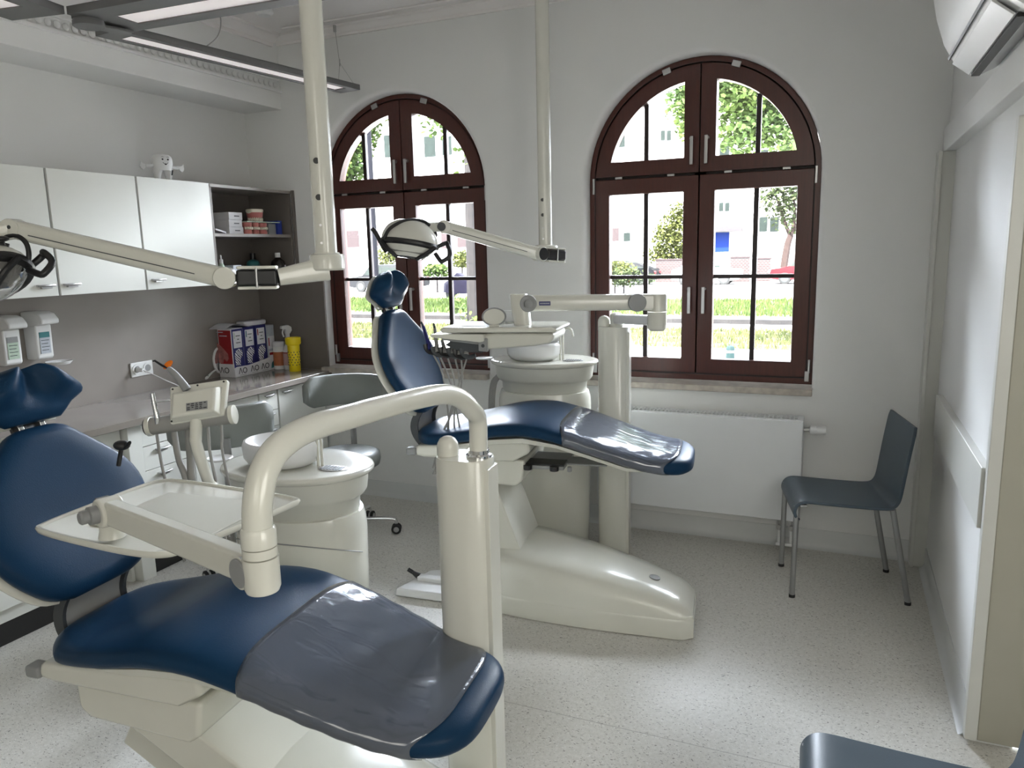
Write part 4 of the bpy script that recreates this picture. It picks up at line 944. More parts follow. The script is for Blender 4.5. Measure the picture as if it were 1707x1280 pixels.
c2.location = (-.012, 1.565, 0); c2.rotation_euler = (0, 0, math.radians(2))
for c in (c1, c2): c['group'] = 'slate blue side chairs'

# ------------------------------------------------------------------ dental stools
def stool(label, x, y, zs, rot, zb, bw):
    r = thing('dental_stool', label, 'stool', (0, 0, 0), 'grey dental stools')
    mb = MB(); mb.lathe([(.16, zs-.085), (.185, zs-.075), (.192, zs-.045), (.188, zs-.012), (.165, zs), (.08, zs-.004), (.001, zs-.006)], n=44); mb.build('seat', 'greyvinyl', r, ang=80)
    mb = MB(); mb.lathe([(.03, zs-.11), (.15, zs-.10), (.17, zs-.084)], n=32); mb.build('seat_pan', 'mgrey', r)
    mb = MB(); mb.cyl((0, 0, .30), (0, 0, zs-.09), .014); mb.cyl((0, 0, .09), (0, 0, .32), .025); mb.build('gas_column', 'chrome', r)
    mb = MB(); rings = []
    for i in range(21):
        T = -1.05*bw+2.1*bw*i/20; R_ = .24; e = max(0, 1-abs(i-10)/10*.0)
        hh = .09*min(1, (min(i, 20-i)/3+.35))**.5
        c = V((.20-R_*math.cos(T)-.19, R_*math.sin(T), zb)); nn = V((math.cos(T), -math.sin(T), 0))
        rings.append([c+nn*a+V((0, 0, b)) for a, b in ((-.02, -hh*.9), (-.022, 0), (-.02, hh*.9), (-.01, hh), (.008, hh), (.018, hh*.88), (.02, 0), (.018, -hh*.88), (.008, -hh), (-.01, -hh))])
    mb.ring_skin(rings); mb.build('backrest', 'greyvinyl', r, ang=70)
    mb = MB(); mb.tube([(-.12, 0, zs-.09), (-.23, 0, zs-.08), (-.255, 0, zs+.0), (-.25, 0, zb-.04)], .022, 10, smooth=5, flat=.6); mb.build('backrest_bar', 'mgrey', r)
    mb = MB(); mb.lathe([(.045, .07), (.04, .10), (.027, .115)], n=24); mb.build('hub', 'chrome', r)
    for k in range(5):
        T = rot*0+2*PI*k/5+.35; d = V((math.cos(T), math.sin(T), 0))
        mb = MB(); mb.tube([d*.03+V((0, 0, .095)), d*.15+V((0, 0, .095)), d*.24+V((0, 0, .088)), d*.258+V((0, 0, .076)), d*.26+V((0, 0, .06))], .011, 12, smooth=4); lg = mb.build('base_leg', 'chrome', r)
        t2 = V((-d.y, d.x, 0)); q = d*.26+V((0, 0, .029))
        mb = MB(); 
        for s in (-1, 1): mb.lathe([(.001, 0), (.024, 0), (.0285, .003), (.0285, .013), (.024, .016), (.001, .016)], q+t2*s*.008-(t2*.016 if s < 0 else V()), t2, n=24)
        cs = mb.build('caster', 'rubber', lg)
        mb = MB(); mb.lathe([(.001, 0), (.016, 0), (.015, .002), (.001, .002)], q+t2*.024, t2, n=20); mb.lathe([(.001, 0), (.016, 0), (.015, .002), (.001, .002)], q-t2*.024, -t2, n=20); mb.cyl(q-t2*.004, q+t2*.004, .02, n=16); mb.build('wheel_cap', 'steel', cs)
    r.location = (x, y, 0); r.rotation_euler = (0, 0, rot); return r
stool('grey dental stool with curved backrest, nearer the window wall', -2.53, 3.46, .50, math.radians(-65), .82, 1.15)
stool('grey dental stool between console and worktop, backrest seen behind the console', -2.60, 2.60, .47, math.radians(140), .87, 1.0)

# ------------------------------------------------------------------ pendant lights
ZL = 2.56
def pl_frame(parent, o, ang, x0, x1, y0, y1, win, nm='frame', t=.03):
    ca, sa = math.cos(ang), math.sin(ang)
    def W(x, y, z): return V((o[0]+ca*x-sa*y, o[1]+sa*x+ca*y, z))
    a0, a1, b0, b1 = win
    mb = MB()
    for (p, q, r_, s) in ((x0, x1, y0, b0), (x0, x1, b1, y1), (x0, a0, b0, b1), (a1, x1, b0, b1)):
        mb.ring_skin([[W(x, y, z) for x, y in ((p, r_), (q, r_), (q, s), (p, s))] for z in (ZL, ZL+t)])
    mb.ring_skin([[W(x, y, z) for x, y in ((x0, y0), (x1, y0), (x1, y1), (x0, y1))] for z in (ZL+t-.004, ZL+t)])
    f = mb.build(nm, 'lightframe', parent, smooth=False)
    mb = MB(); mb.ring_skin([[W(x, y, z) for x, y in ((a0, b0), (a1, b0), (a1, b1), (a0, b1))] for z in (ZL+.006, ZL+.012)]); mb.build('diffuser', 'panel', f, smooth=False)
    return W
O = (-3.03, 2.53); AN = -math.atan2(.2, 1.5)*-1
an = -math.radians(7.6)
p = thing('pendant_light', 'grey L-shaped pendant light with two pale panels hanging over the left chair', 'ceiling lamp', (-3.0, 2.5, ZL))
W = pl_frame(p, O, an, 0, .155, 0, 1.52, (.030, .118, .09, 1.44), 'long_bar')
O2 = (-2.93, 2.33)
O2 = (-2.86, 2.268); W2 = pl_frame(p, O2, math.radians(2.2), 0, 1.75, 0, .285, (.14, 1.6, .10, .215), 'cross_bar')
mb = MB(); cd_ = pz_(148, 40, ZL-.015); mb.lathe([(.001, -.012), (.058, -.012), (.06, -.010), (.06, .006), (.056, .008), (.056, .014), (.06, .016), (.06, .035), (.001, .035)], cd_, n=40); mb.build('swivel_disc', 'lightframe', p, ang=40)
q = pz_(208, 52, ZL-.01); ax = (q-cd_).normalized(); MB().box((cd_+q)/2+ax*.02+V((0, 0, -.004)), ((q-cd_).length, .07, .012), ax=(ax, V((-ax.y, ax.x, 0)), (0, 0, 1))).build('swivel_arm', 'lightframe', p, bevel=.004)
wt = V((-2.80, 4.02, 0)); top = V((-2.868, 4.07, 2.95)); mid = V((-2.84, 4.06, 2.74))
mb = MB(); mb.cyl(mid, top, .0013, n=6); mb.cyl(mid, W(.03, 1.47, ZL+.03), .001, n=6); mb.cyl(mid, W(.13, 1.50, ZL+.03), .001, n=6); mb.build('suspension_wire', 'tube', p, smooth=False)
mb = MB(); mb.cyl(top-V((0, 0, .03)), V((top.x, top.y, ZC-.012)), .009, n=12); mb.cyl(mid-V((0, 0, .02)), mid+V((0, 0, .02)), .004, n=8); mb.build('wire_gripper', 'steel', p)
mb = MB(); a = W2(.01, .16, ZL+.03); mb.cyl(a, V((a.x, a.y, ZC)), .0013, n=6); mb.build('suspension_wire', 'tube', p, smooth=False)
mb = MB(); a, b = pz_(365, 28, 2.62), pz_(342, 79, ZL+.03); mb.tube([pz_(362, 10, 2.8), pz_(368, 35, 2.72), pz_(362, 62, 2.64), b], .003, 8, smooth=6); mb.build('power_cable', 'tube', p)
p2 = thing('pendant_light', 'grey pendant light bar cut off by the top left corner of the photo', 'ceiling lamp', (-3.0, 2.2, ZL))
pl_frame(p2, (-2.865, 2.262), math.radians(8.5), -.26, 0, -1.3, 0, (-.20, -.075, -1.2, -.12), 'bar')
mb = MB(); a = V((-2.94, 2.2, ZL+.03)); mb.cyl(a, V((a.x, a.y, ZC)), .0013, n=6); mb.build('suspension_wire', 'tube', p2, smooth=False)
sd_ = pz_(440, 19, ZC-.01); mb = MB(); mb.lathe([(.05, 0), (.05, -.02), (.035, -.032), (.001, -.032)], V((sd_.x, sd_.y, ZC)), n=28); tag(mb.build('smoke_detector', 'white', None, loc=tuple(sd_)), 'round white smoke detector on the ceiling in the left corner', 'detector')

# ------------------------------------------------------------------ on the wall and worktop
def dispenser(y, z0, dx, label, lab, band):
    r = thing('soap_dispenser', label, 'dispenser', (XL+.02, y, z0))
    x0 = XL+.012
    mb = MB(); mb.ring_skin([[V((x0+a, y+s*w_, z0+b)) for a, b in ((0, 0), (.075, 0), (.088, .01), (.092, .17), (.0, .17))] for s, w_ in ((-1, .042), (1, .042))]); mb.build('body', 'white', r, bevel=.008, seg=3)
    mb = MB(); mb.ring_skin([[V((x0+a, y+s*.046, z0+b)) for a, b in ((0, .165), (.10, .170), (.150, .176), (.152, .197), (.125, .225), (.09, .235), (.0, .235))] for s in (-1, 1)]); mb.build('pump_lever', 'white', r, bevel=.008, seg=3)
    mb = MB(); mb.span((x0+.088, y-.026, z0+.03), (x0+.0925, y+.026, z0+.135)); lb = mb.build('label_window', lab, r, smooth=False)
    mb = MB(); mb.span((x0+.09, y-.026, z0+.108), (x0+.0935, y+.026, z0+.135)); mb.build('label_band', band, lb, smooth=False)
    mb = MB()
    for j in range(4): mb.span((x0+.09, y-.02, z0+.093-.016*j), (x0+.0935, y+.02-.006*(j % 2), z0+.096-.016*j))
    mb.build('label_print', 'dgrey', lb, smooth=False)
    return r
dispenser(2.345, 1.118, 0, 'white wall soap dispenser at the photo edge, pale green label', 'greenlabel', 'mgrey')
d2 = dispenser(2.505, 1.125, 0, 'white wall dispenser with blue-green label and drip tray', 'greylabel', 'teal')
mb = MB(); mb.lathe([(.001, 0), (.045, .0), (.056, .012), (.058, .016), (.052, .012), (.001, .008)], (XL+.075, 2.585, 1.088), n=28, sy=1.1); mb.span((XL+.012, 2.56, 1.088), (XL+.06, 2.61, 1.10)); mb.build('drip_tray', 'white', d2)
s = thing('wall_socket', 'white double wall socket on the brown splashback', 'socket', (XL+.012, 3.12, .98))
X0 = XL+.012
mb = MB(); mb.span((X0, 3.045, .94), (X0+.009, 3.195, 1.022)); mb.build('cover_plate', 'white', s, bevel=.004, seg=3)
for y in (3.083, 3.157):
    mb = MB(); mb.lathe([(.030, 0), (.030, .004), (.021, .004), (.019, -.006 if 0 else .0015), (.001, .0015)], (X0+.009, y, .981), (1, 0, 0), n=32); i_ = mb.build('socket_insert', 'white', s)
    mb = MB(); mb.cyl((X0+.0105, y-.009, .981), (X0+.0112, y-.009, .981), .0028, n=10); mb.cyl((X0+.0105, y+.009, .981), (X0+.0112, y+.009, .981), .0028, n=10); mb.lathe([(.001, 0), (.0195, 0), (.001, .0004)], (X0+.0108, y, .981), (1, 0, 0), n=24); mb.build('contact_holes', 'mgrey', i_, smooth=False)
pc = thing('plug_cable', 'white cable plugged into the wall socket and trailing over the worktop', 'cable', (X0+.02, 3.08, .98))
mb = MB(); mb.cyl((X0+.013, 3.083, .981), (X0+.05, 3.09, .979), .014, .010, n=20); mb.build('plug', 'white', pc)
mb = MB(); mb.tube([(X0+.05, 3.09, .979), (X0+.08, 3.12, .955), (X0+.13, 3.17, .91), (X0+.2, 3.2, .87), (X0+.3, 3.12, .844), (X0+.36, 3.0, .843), (X0+.30, 2.9, .843)], .003, 8, smooth=6); mb.build('cable', 'white', pc)

ZT = .841
# glove box rack
gx0, gx1, gy0, gy1 = -3.648, -3.535, 3.70, 4.028
rk = thing('glove_box_rack', 'white cardboard rack front lettered AO holding the upright boxes', 'box rack', (-3.6, 3.86, ZT))
mb = MB(); mb.span((gx0, gy0, ZT), (gx1+.01, gy1, ZT+.004)); mb.span((gx0, gy0-.003, ZT), (gx1+.01, gy0, ZT+.085)); mb.span((gx0, gy1, ZT), (gx1+.01, gy1+.003, ZT+.085)); mb.build('tray', 'card', rk, smooth=False)
FXg = gx1+.014
mb = MB(); mb.ring_skin([[V((FXg-.004, y, ZT)), V((FXg, y, ZT)), V((FXg+.002, y, ZT+z)), V((FXg-.002, y, ZT+z))] for y, z in ((gy0-.003, .06), (gy0+.02, .066), (gy0+.12, .064), (gy0+.22, .074), (gy1+.003, .088))]); mb.build('front_lip', 'card', rk, smooth=False)
for y in (3.765, 3.875, 3.975): text('ΛO', .052, (FXg+.0035, y, ZT+.034), (0, 1, 0), (0, 0, 1), 'ink', rk)
for y in (3.765, 3.875, 3.975): mb = MB(); mb.span((FXg+.002, y-.028, ZT+.008), (FXg+.0035, y+.028, ZT+.0105)); mb.build('fine_print', 'mgrey', rk, smooth=False)
text('ΛO', .052, (-3.605, gy0-.0042, ZT+.042), (1, 0, 0), (0, 0, 1), 'ink', rk)
def zebra():
    m, nt, b = nodes('zebra_print'); tc = nt.nodes.new('ShaderNodeTexCoord'); wv = nt.nodes.new('ShaderNodeTexWave'); wv.inputs['Scale'].default_value = 34; wv.inputs['Distortion'].default_value = 5; wv.inputs['Detail'].default_value = 1
    wv.bands_direction = 'DIAGONAL'
    cr = nt.nodes.new('ShaderNodeValToRGB'); cr.color_ramp.interpolation = 'CONSTANT'; cr.color_ramp.elements[0].color = (.02, .02, .05, 1); cr.color_ramp.elements[1].color = (.7, .7, .74, 1); cr.color_ramp.elements[1].position = .33
    nt.links.new(tc.outputs['Object'], wv.inputs[0]); nt.links.new(wv.outputs['Fac'], cr.inputs[0]); nt.links.new(cr.outputs[0], b.inputs['Base Color']); return m
M['zebra'] = zebra()
M['redprint'] = mat('red_animal_print', (.33, .12, .11), .5, var=.35, scale=28)
zh = .31
for k in range(3):
    y0 = gy0+.004+.108*k; y1 = y0+.104
    b = thing('glove_box', ['upright glove box with red side panel, first in the AO rack', 'navy upright glove box, middle of the AO rack', 'navy upright glove box at the window end of the AO rack'][k], 'box', ((gx0+gx1)/2, (y0+y1)/2, ZT+.004), 'glove boxes in the rack')
    mb = MB(); mb.span((gx0+.002, y0, ZT+.0045), (gx1, y1, ZT+zh)); mb.build('carton', 'card' if k == 0 else 'navyprint', b, bevel=.001)
    mb = MB(); mb.span((gx1, y0+.004, ZT+.03), (gx1+.0012, y1-.003, ZT+zh-.004)); mb.build('front_print', 'navyprint', b, smooth=False)
    mb = MB(); mb.span((gx1+.001, y0+.014, ZT+.185), (gx1+.0024, y1-.016, ZT+zh-.018)); pp_ = mb.build('product_label', 'card', b, smooth=False)
    mb = MB(); mb.span((gx1+.002, y0+.020, ZT+.245), (gx1+.0032, y0+.028, ZT+zh-.024)); mb.build('label_stripe', ['greenlabel', 'teal', 'red'][k], pp_, smooth=False)
    mb = MB(); 
    for j in range(3): mb.span((gx1+.002, y0+.036+.012*(j % 2), ZT+.215+.022*j), (gx1+.0032, y1-.03-.01*(j % 2), ZT+.220+.022*j))
    mb.build('label_print', 'dgrey', pp_, smooth=False)
    yc = (y0+y1)/2; shp = [(-.030, .075), (-.034, .11), (-.036, .145), (-.022, .168), (.004, .178), (.024, .170), (.036, .150), (.030, .128), (.014, .116), (.010, .09), (.012, .07)]
    mb = MB(); mb.ring_skin([[V((x, yc+a, ZT+h)) for a, h in shp] for x in (gx1+.001, gx1+.0026)]); mb.build('zebra_picture', 'zebra', b, smooth=False)
    if k == 0:
        mb = MB(); mb.span((gx0+.008, y0-.0012, ZT+.085), (gx1-.004, y0, ZT+zh-.010)); rp = mb.build('side_print', 'red', b, smooth=False)
        shp = [(-.045, .09), (-.05, .22), (-.02, .20), (.01, .175), (.035, .15), (.038, .12), (.02, .10), (.0, .12), (-.01, .09)]
        mb = MB(); mb.ring_skin([[V((-3.607+a, y, ZT+h)) for a, h in shp] for y in (y0-.0024, y0-.001)]); mb.build('animal_print', 'redprint', rp, smooth=False)
        mb = MB(); mb.span((-3.655, y0-.0024, ZT+.285), (-3.60, y0-.001, ZT+.291)); mb.span((-3.63, y0-.0024, ZT+.262), (-3.57, y0-.001, ZT+.268)); mb.build('title_print', 'greylabel', rp, smooth=False)
b = thing('glove_box', 'grey and white upright box with red mark beside the AO rack', 'box', (-3.6, 4.07, ZT))
mb = MB(); mb.span((gx0+.002, 4.036, ZT), (gx1-.004, 4.108, ZT+.30)); mb.build('carton', 'greylabel', b, bevel=.0012)
mb = MB(); mb.span((gx1-.004, 4.042, ZT+.14), (gx1-.0028, 4.104, ZT+.225)); mb.build('label', 'card', b, smooth=False)
mb = MB(); mb.span((gx1-.003, 4.046, ZT+.16), (gx1-.0018, 4.054, ZT+.215)); mb.build('red_mark', 'red', b, smooth=False)
ls = thing('sheet_of_paper', 'loose white sheet lying across the tops of the glove boxes', 'paper', (-3.6, 3.8, ZT+zh))
mb = MB(); rings = []
for i in range(13):
    t = i/12; y = 3.64+.25*t; z = ZT+zh+.004+.030*math.sin(PI*min(1, t*1.25))*.9
    rings.append([V((-3.65+.004*k, y+.018*k, z+(-.002 if k == 0 else 0))) for k in range(1)]+[V((-3.60, y, z)), V((-3.535, y+.012, z-.004)), V((-3.535, y+.012, z-.0035)), V((-3.60, y, z+.001)), V((-3.65, y, z+.001))])
mb.ring_skin(rings); mb.build('sheet', 'paper', ls, ang=60)
mb = MB(); mb.ring_skin([[V((-3.61+a*k, 3.975+b_*k, z)) for a, b_ in stadium(.12, .20, k=4)] for z, k in ((ZT+zh+.002, .96), (ZT+zh+.012, 1), (ZT+zh+.026, .99), (ZT+zh+.030, .93))]); tag(mb.build('wipes_pack', 'paper', None, ang=40, loc=(-3.6, 3.97, ZT+zh)), 'flat white soft pack on top of the glove boxes', 'pack')
# leaning packets
pk = thing('leaflet_pack', 'small white packet with red and blue print leaning on the grey box', 'packet', (-3.5, 4.08, ZT))
mb = MB(); mb.span((-3.5345, 4.033, ZT), (-3.5245, 4.076, ZT+.125)); mb.build('packet', 'card', pk, smooth=False)
mb = MB(); mb.span((-3.5245, 4.033, ZT+.10), (-3.5235, 4.076, ZT+.117)); mb.build('red_band', 'red', pk, smooth=False)
mb = MB(); mb.ring_skin([[V((x, 4.04, ZT+.01)), V((x, 4.072, ZT+.015)), V((x, 4.07, ZT+.062)), V((x, 4.048, ZT+.045))] for x in (-3.5245, -3.5235)]); mb.build('blue_print', 'teal', pk, smooth=False)
hm = thing('hand_mirror', 'white hand mirror with a round frame leaning behind the glove boxes', 'mirror', (-3.62, 3.64, ZT))
c = V((-3.6585, 3.722, ZT+.105)); ax1 = V((.25, -.5, .83)).normalized()
hx, hy = V((0.25, .62, .0)).normalized(), V((-.18, .1, .97)).normalized()
hx = V((0, 1, 0)); hy = V((0, 0, 1))
mb = MB(); mb.tube([c+hx*math.cos(2*PI*i/28)*.058+hy*math.sin(2*PI*i/28)*.082 for i in range(29)], .0075, 10); mb.build('rim', 'white', hm)
mb = MB(); mb.ring_skin([[c+hx.cross(hy)*d+hx*math.cos(2*PI*i/28)*.056+hy*math.sin(2*PI*i/28)*.08 for i in range(28)] for d in (-.003, .003)]); mb.build('mirror_glass', 'chrome', hm)
mb = MB(); a = c-hx*.045-hy*.055; b2 = V((-3.62, 3.565, ZT+.022)); mb.tube([a, (a+b2)/2+V((0, 0, .004)), b2, b2+V((.006, -.016, -.002))], [.008, .014], 12, smooth=4, flat=.6); mb.build('handle', 'white', hm)
mb = MB(); mb.cyl(b2+V((.006, -.008, .006)), b2+V((.012, -.008, .0085)), .004, n=12); mb.build('hanging_hole', 'dgrey', hm, smooth=False)
def bottle(name, label, cat, x, y, z, parts):
    r = thing(name, label, cat, (x, y, z))
    for nm, m, prof in parts: mb = MB(); mb.lathe(prof, (x, y, z), n=32); mb.build(nm, m, r, ang=40)
    return r
bottle('wipes_canister', 'white canister with orange-brown label and ribbed lid beside the spray bottle', 'canister', -3.496, 4.095, ZT, (
    ('tub', 'white', [(.001, 0), (.038, 0), (.04, .004), (.04, .150), (.038, .154), (.001, .154)]),
    ('label', 'brownlabel', [(.0402, .025), (.0408, .025), (.0408, .118), (.0402, .118)]),
    ('lid', 'card', [(.0415, .154), (.042, .158), (.042, .178), (.038, .186), (.001, .186)])))
sb = bottle('spray_bottle', 'white trigger spray bottle with pink label between canister and yellow cup', 'spray bottle', -3.416, 4.097, ZT, (
    ('flask', 'white', [(.001, 0), (.036, 0), (.038, .004), (.038, .12), (.034, .145), (.020, .172), (.015, .185), (.014, .24), (.001, .24)]),
    ('label', 'pinklabel', [(.0382, .03), (.0387, .03), (.0387, .115), (.0382, .115)]),
    ('label_band', 'red', [(.0388, .112), (.0391, .112), (.0391, .118), (.0388, .118)])))
q = V((-3.416, 4.097, ZT)); fd = V((-.35, -.9, 0)).normalized()
mb = MB(); mb.ring_skin([[q+fd*a+V((0, 0, b))+fd.cross(V((0, 0, 1)))*s for a, b in ((-.03, .262), (-.028, .285), (-.005, .30), (.045, .296), (.048, .278), (.016, .272), (.014, .24), (-.014, .24))] for s in (-.013, .013)]); mb.build('spray_head', 'white', sb, bevel=.004)
mb = MB(); mb.tube([q+fd*.028+V((0, 0, .276)), q+fd*.036+V((0, 0, .25)), q+fd*.028+V((0, 0, .222))], .005, 8, smooth=3); mb.build('trigger', 'white', sb)
yc = V((-3.318, 4.03, ZT)); yb = thing('yellow_beaker', 'yellow perforated plastic beaker with a wide rim at the end of the worktop', 'cup', tuple(yc))
mb = MB(); mb.lathe([(.001, 0), (.036, 0), (.037, .003), (.040, .175), (.047, .180), (.050, .186), (.051, .225), (.047, .225), (.045, .19), (.037, .18), (.034, .006), (.001, .006)], yc, n=36); mb.build('beaker', 'yellow', yb, ang=40)
mb = MB(); random.seed(5)
for j in range(6):
    for i in range(11):
        T = 2*PI*(i+.5*(j % 2)+random.uniform(-.15, .15))/11; rr = .0372+.003*(j*.018+.035)/.18; h = .045+j*.017+random.uniform(-.002, .002)
        d = V((math.cos(T), math.sin(T), 0)); mb.ell(yc+d*rr+V((0, 0, h)), (.0028, .0035, .0045), 8, 6, ax=(d, V((-d.y, d.x, 0)), V((0, 0, 1))))
mb.build('perforations', 'brownlabel' if 0 else 'dgrey', yb)
# tooth figurine
tf = thing('tooth_figurine', 'white smiling tooth figurine with outstretched arms on top of the wall cabinets', 'figurine', (-3.42, 3.18, 2.02))
c = V((-3.42, 3.185, 2.02)); A_ = .22; ex, ey = V((math.sin(A_)*1, math.cos(A_), 0)), V((math.cos(A_), -math.sin(A_), 0))   # ex along its width, ey towards the room
ex = V((.25, .97, 0)).normalized(); ey = V((.97, -.25, 0)).normalized()
mb = MB(); rings = []
for z, w_, d in ((.052, .046, .032), (.07, .052, .036), (.09, .056, .039), (.11, .055, .039), (.125, .049, .036), (.134, .038, .03), (.137, .02, .016)):
    rings.append([c+ex*(math.copysign(abs(math.cos(t))**.8, math.cos(t))*w_)+ey*(math.copysign(abs(math.sin(t))**.8, math.sin(t))*d)+V((0, 0, z)) for t in [2*PI*i/28 for i in range(28)]])
mb.ring_skin(rings)
for s in (-1, 1): mb.ring_skin([[c+ex*(s*o+math.cos(2*PI*i/20)*w_)+ey*(math.sin(2*PI*i/20)*w_*1.1)+V((0, 0, z)) for i in range(20)] for z, o, w_ in ((.001, .031, .014), (.02, .033, .017), (.045, .030, .023), (.065, .026, .026), (.08, .022, .027))])
mb.build('body', 'white', tf, ang=70)
for s in (-1, 1):
    mb = MB(); a = c+ex*s*.05+V((0, 0, .078)); mb.tube([a, a+ex*s*.025+V((0, 0, -.006)), a+ex*s*.045+V((0, 0, -.004))], [.009, .010], 10, smooth=3)
    h = a+ex*s*.05+V((0, 0, -.006)); mb.ring_skin([[h+ey*d+ex*s*x_+V((0, 0, z)) for x_, z in ((-.012, .008), (.008, .012), (.018, .022), (.021, .008), (.024, -.004), (.02, -.014), (.008, -.022), (-.004, -.014))] for d in (-.006, .006)]); mb.build('arm', 'white', tf, bevel=.002)
fc = c+ey*.0385
mb = MB()
for s in (-1, 1):
    e = fc+ex*s*.015+V((0, 0, .108)); mb.ell(e, (.0055, .0022, .0045), 12, 6, ax=(ex, ey, V((0, 0, 1)))); mb.tube([e+ex*-.006+V((0, 0, .012)), e+V((0, 0, .0135)), e+ex*.006+V((0, 0, .012))], .0009, 6)
mb.build('eyes', 'ink', tf)
mb = MB(); mb.tube([fc+ex*-.015+V((0, 0, .092)), fc+ex*-.006+ey*.001+V((0, 0, .084)), fc+ey*.001+V((0, 0, .081)), fc+ex*.006+ey*.001+V((0, 0, .084)), fc+ex*.015+V((0, 0, .092))], .0012, 6, smooth=3); mb.ell(fc+V((0, 0, .083)), (.006, .002, .004), 10, 6, ax=(ex, ey, V((0, 0, 1)))); mb.build('mouth', 'ink', tf)
mb = MB(); mb.tube([c+ex*.036+ey*.026+V((0, 0, .028)), c+ex*.042+ey*.027+V((0, 0, .055))], .0035, 6, flat=.4); mb.build('leg_print', 'ink', tf, smooth=False)

# shelf contents
ZA, ZB_ = 1.738, 1.456
def cbox(name, label, cat, x0, x1, y0, y1, z0, z1, m='card', grp=None, mark=None):
    r = thing(name, label, cat, ((x0+x1)/2, (y0+y1)/2, z0), grp)
    mb = MB(); mb.span((x0, y0, z0), (x1, y1, z1)); mb.build('carton', m, r, bevel=.001)
    if mark: mb = MB(); ym = (y0+y1)/2; mb.span((x1, ym-.012, (z0+z1)/2-.003), (x1+.0008, ym+.03, (z0+z1)/2+.003)); mb.build('print', 'dgrey', r, smooth=False)
    return r
cbox('small_carton', 'lowest of three small white cartons stacked on the shelf', 'box', -3.55, -3.40, 3.625, 3.745, ZA, ZA+.042, grp='small white cartons', mark=1)
cbox('small_carton', 'middle of three small white cartons stacked on the shelf', 'box', -3.56, -3.405, 3.632, 3.742, ZA+.0425, ZA+.085, grp='small white cartons', mark=1)
cbox('small_carton', 'topmost of three small white cartons stacked on the shelf', 'box', -3.565, -3.405, 3.635, 3.748, ZA+.0855, ZA+.130, grp='small white cartons', mark=1)
cbox('orange_carton', 'tiny orange box at the left end of the upper shelf', 'box', -3.44, -3.40, 3.455, 3.485, ZA, ZA+.036, 'orange')
mb = MB(); mb.box((-3.40, 3.53, ZA+.016), (.05, .085, .010), ax=((1, 0, 0), (0, .95, -.22), (0, .22, .95))); tag(mb.build('folded_leaflet', 'paper', None, smooth=False, loc=(-3.4, 3.53, ZA)), 'white folded leaflet beside the orange box', 'leaflet')
def jaw(parent, c, r_, h, teeth_up, nm='gum'):
    mb = MB(); pts = [c+V((-.6*r_*0+r_*.0, 0, 0))]
    arc = [c+V((math.cos(T)*r_*.9, math.sin(T)*r_, 0)) for T in [-PI*.62+PI*1.24*i/18 for i in range(19)]]
    rings = [[p+V((0, 0, h*.5))+((p-c).normalized())*a*1+V((0, 0, b)) for a, b in ((.010, -h*.5), (.011, 0), (.008, h*.45), (-.010, h*.45), (-.012, 0), (-.011, -h*.5))] for p in arc]
    mb.ring_skin(rings); g = mb.build(nm, 'pink', parent, ang=50)
    mb = MB()
    for i in range(1, 18): p = arc[i]; mb.ell(p+V((0, 0, h*1.05 if teeth_up else -h*.05)), (.0055, .0055, .010), 8, 6)
    mb.build('teeth', 'tooth', parent, ang=60)
for k, (x, y, lab) in enumerate(((-3.42, 3.80, 'pink jaw model with teeth, leftmost on the upper shelf'), (-3.41, 3.862, 'small pink jaw model between two larger pink models'), (-3.42, 3.935, 'pink jaw model with teeth under the right end of the denture board'))):
    r = thing('jaw_model', lab, 'dental model', (x, y, ZA), 'pink jaw models')
    R_ = (.032, .022, .032)[k]; c = V((x, y, ZA))
    mb = MB(); mb.lathe([(.001, .0), (R_, 0), (R_*1.02, .016), (R_*.9, .026), (R_*.9, .048), (R_*1.02, .056), (R_, .072), (.001, .072)], c, n=20, sx=.9); mb.build('gum_base', 'pink', r, ang=30)
    mb = MB()
    for i in range(9):
        T = -1.2+2.4*i/8; mb.ell(c+V((math.cos(T)*R_*.95, math.sin(T)*R_, .037)), (.005, .0048, .010), 8, 6)
    mb.build('teeth', 'tooth', r, ang=60)
mb = MB(); mb.span((-3.55, 3.75, ZA+.0735), (-3.37, 4.05, ZA+.0785)); mb2 = tag(mb.build('clear_tray', 'greenlabel', None, smooth=False, loc=(-3.46, 3.9, ZA+.07)), 'thin pale tray lying across the pink jaw models', 'tray')
dn = thing('denture_model', 'large denture model with ivory teeth on the pale tray', 'dental model', (-3.44, 3.90, ZA+.079))
c = V((-3.445, 3.905, ZA+.079))
mb = MB(); mb.lathe([(.042, .020), (.050, .030), (.058, .060), (.061, .066), (.060, .076), (.054, .080), (.001, .080)], c, n=32, sx=.8); mb.build('plaster_base', 'tooth', dn, ang=35)
mb = MB(); mb.lathe([(.046, .012), (.0515, .030), (.057, .058)], c, n=32, sx=.83); mb.build('gum', 'pink', dn)
mb = MB()
for i in range(15): T = -1.9+3.8*i/14; mb.ell(c+V((math.cos(T)*.040, math.sin(T)*.047, .014)), (.0058, .0062, .014), 8, 6)
mb.build('teeth', 'tooth', dn, ang=60)
cbox('blue_card_box', 'upright royal blue card box at the right end of the upper shelf', 'box', -3.50, -3.385, 4.045, 4.085, ZA, ZA+.088, 'bluecard')
cbox('grey_card_box', 'grey card box with pale front beside the royal blue box', 'box', -3.52, -3.40, 3.975, 4.042, ZA, ZA+.068, 'mgrey')
bottle('pump_bottle', 'slim bottle with green liquid and white pump, left on the lower shelf', 'bottle', -3.41, 3.545, ZB_, (('flask', 'greenlabel', [(.001, 0), (.021, 0), (.021, .085), (.014, .10), (.010, .108), (.001, .108)]), ('pump', 'white', [(.011, .108), (.011, .130), (.005, .134), (.005, .155), (.001, .158)])))
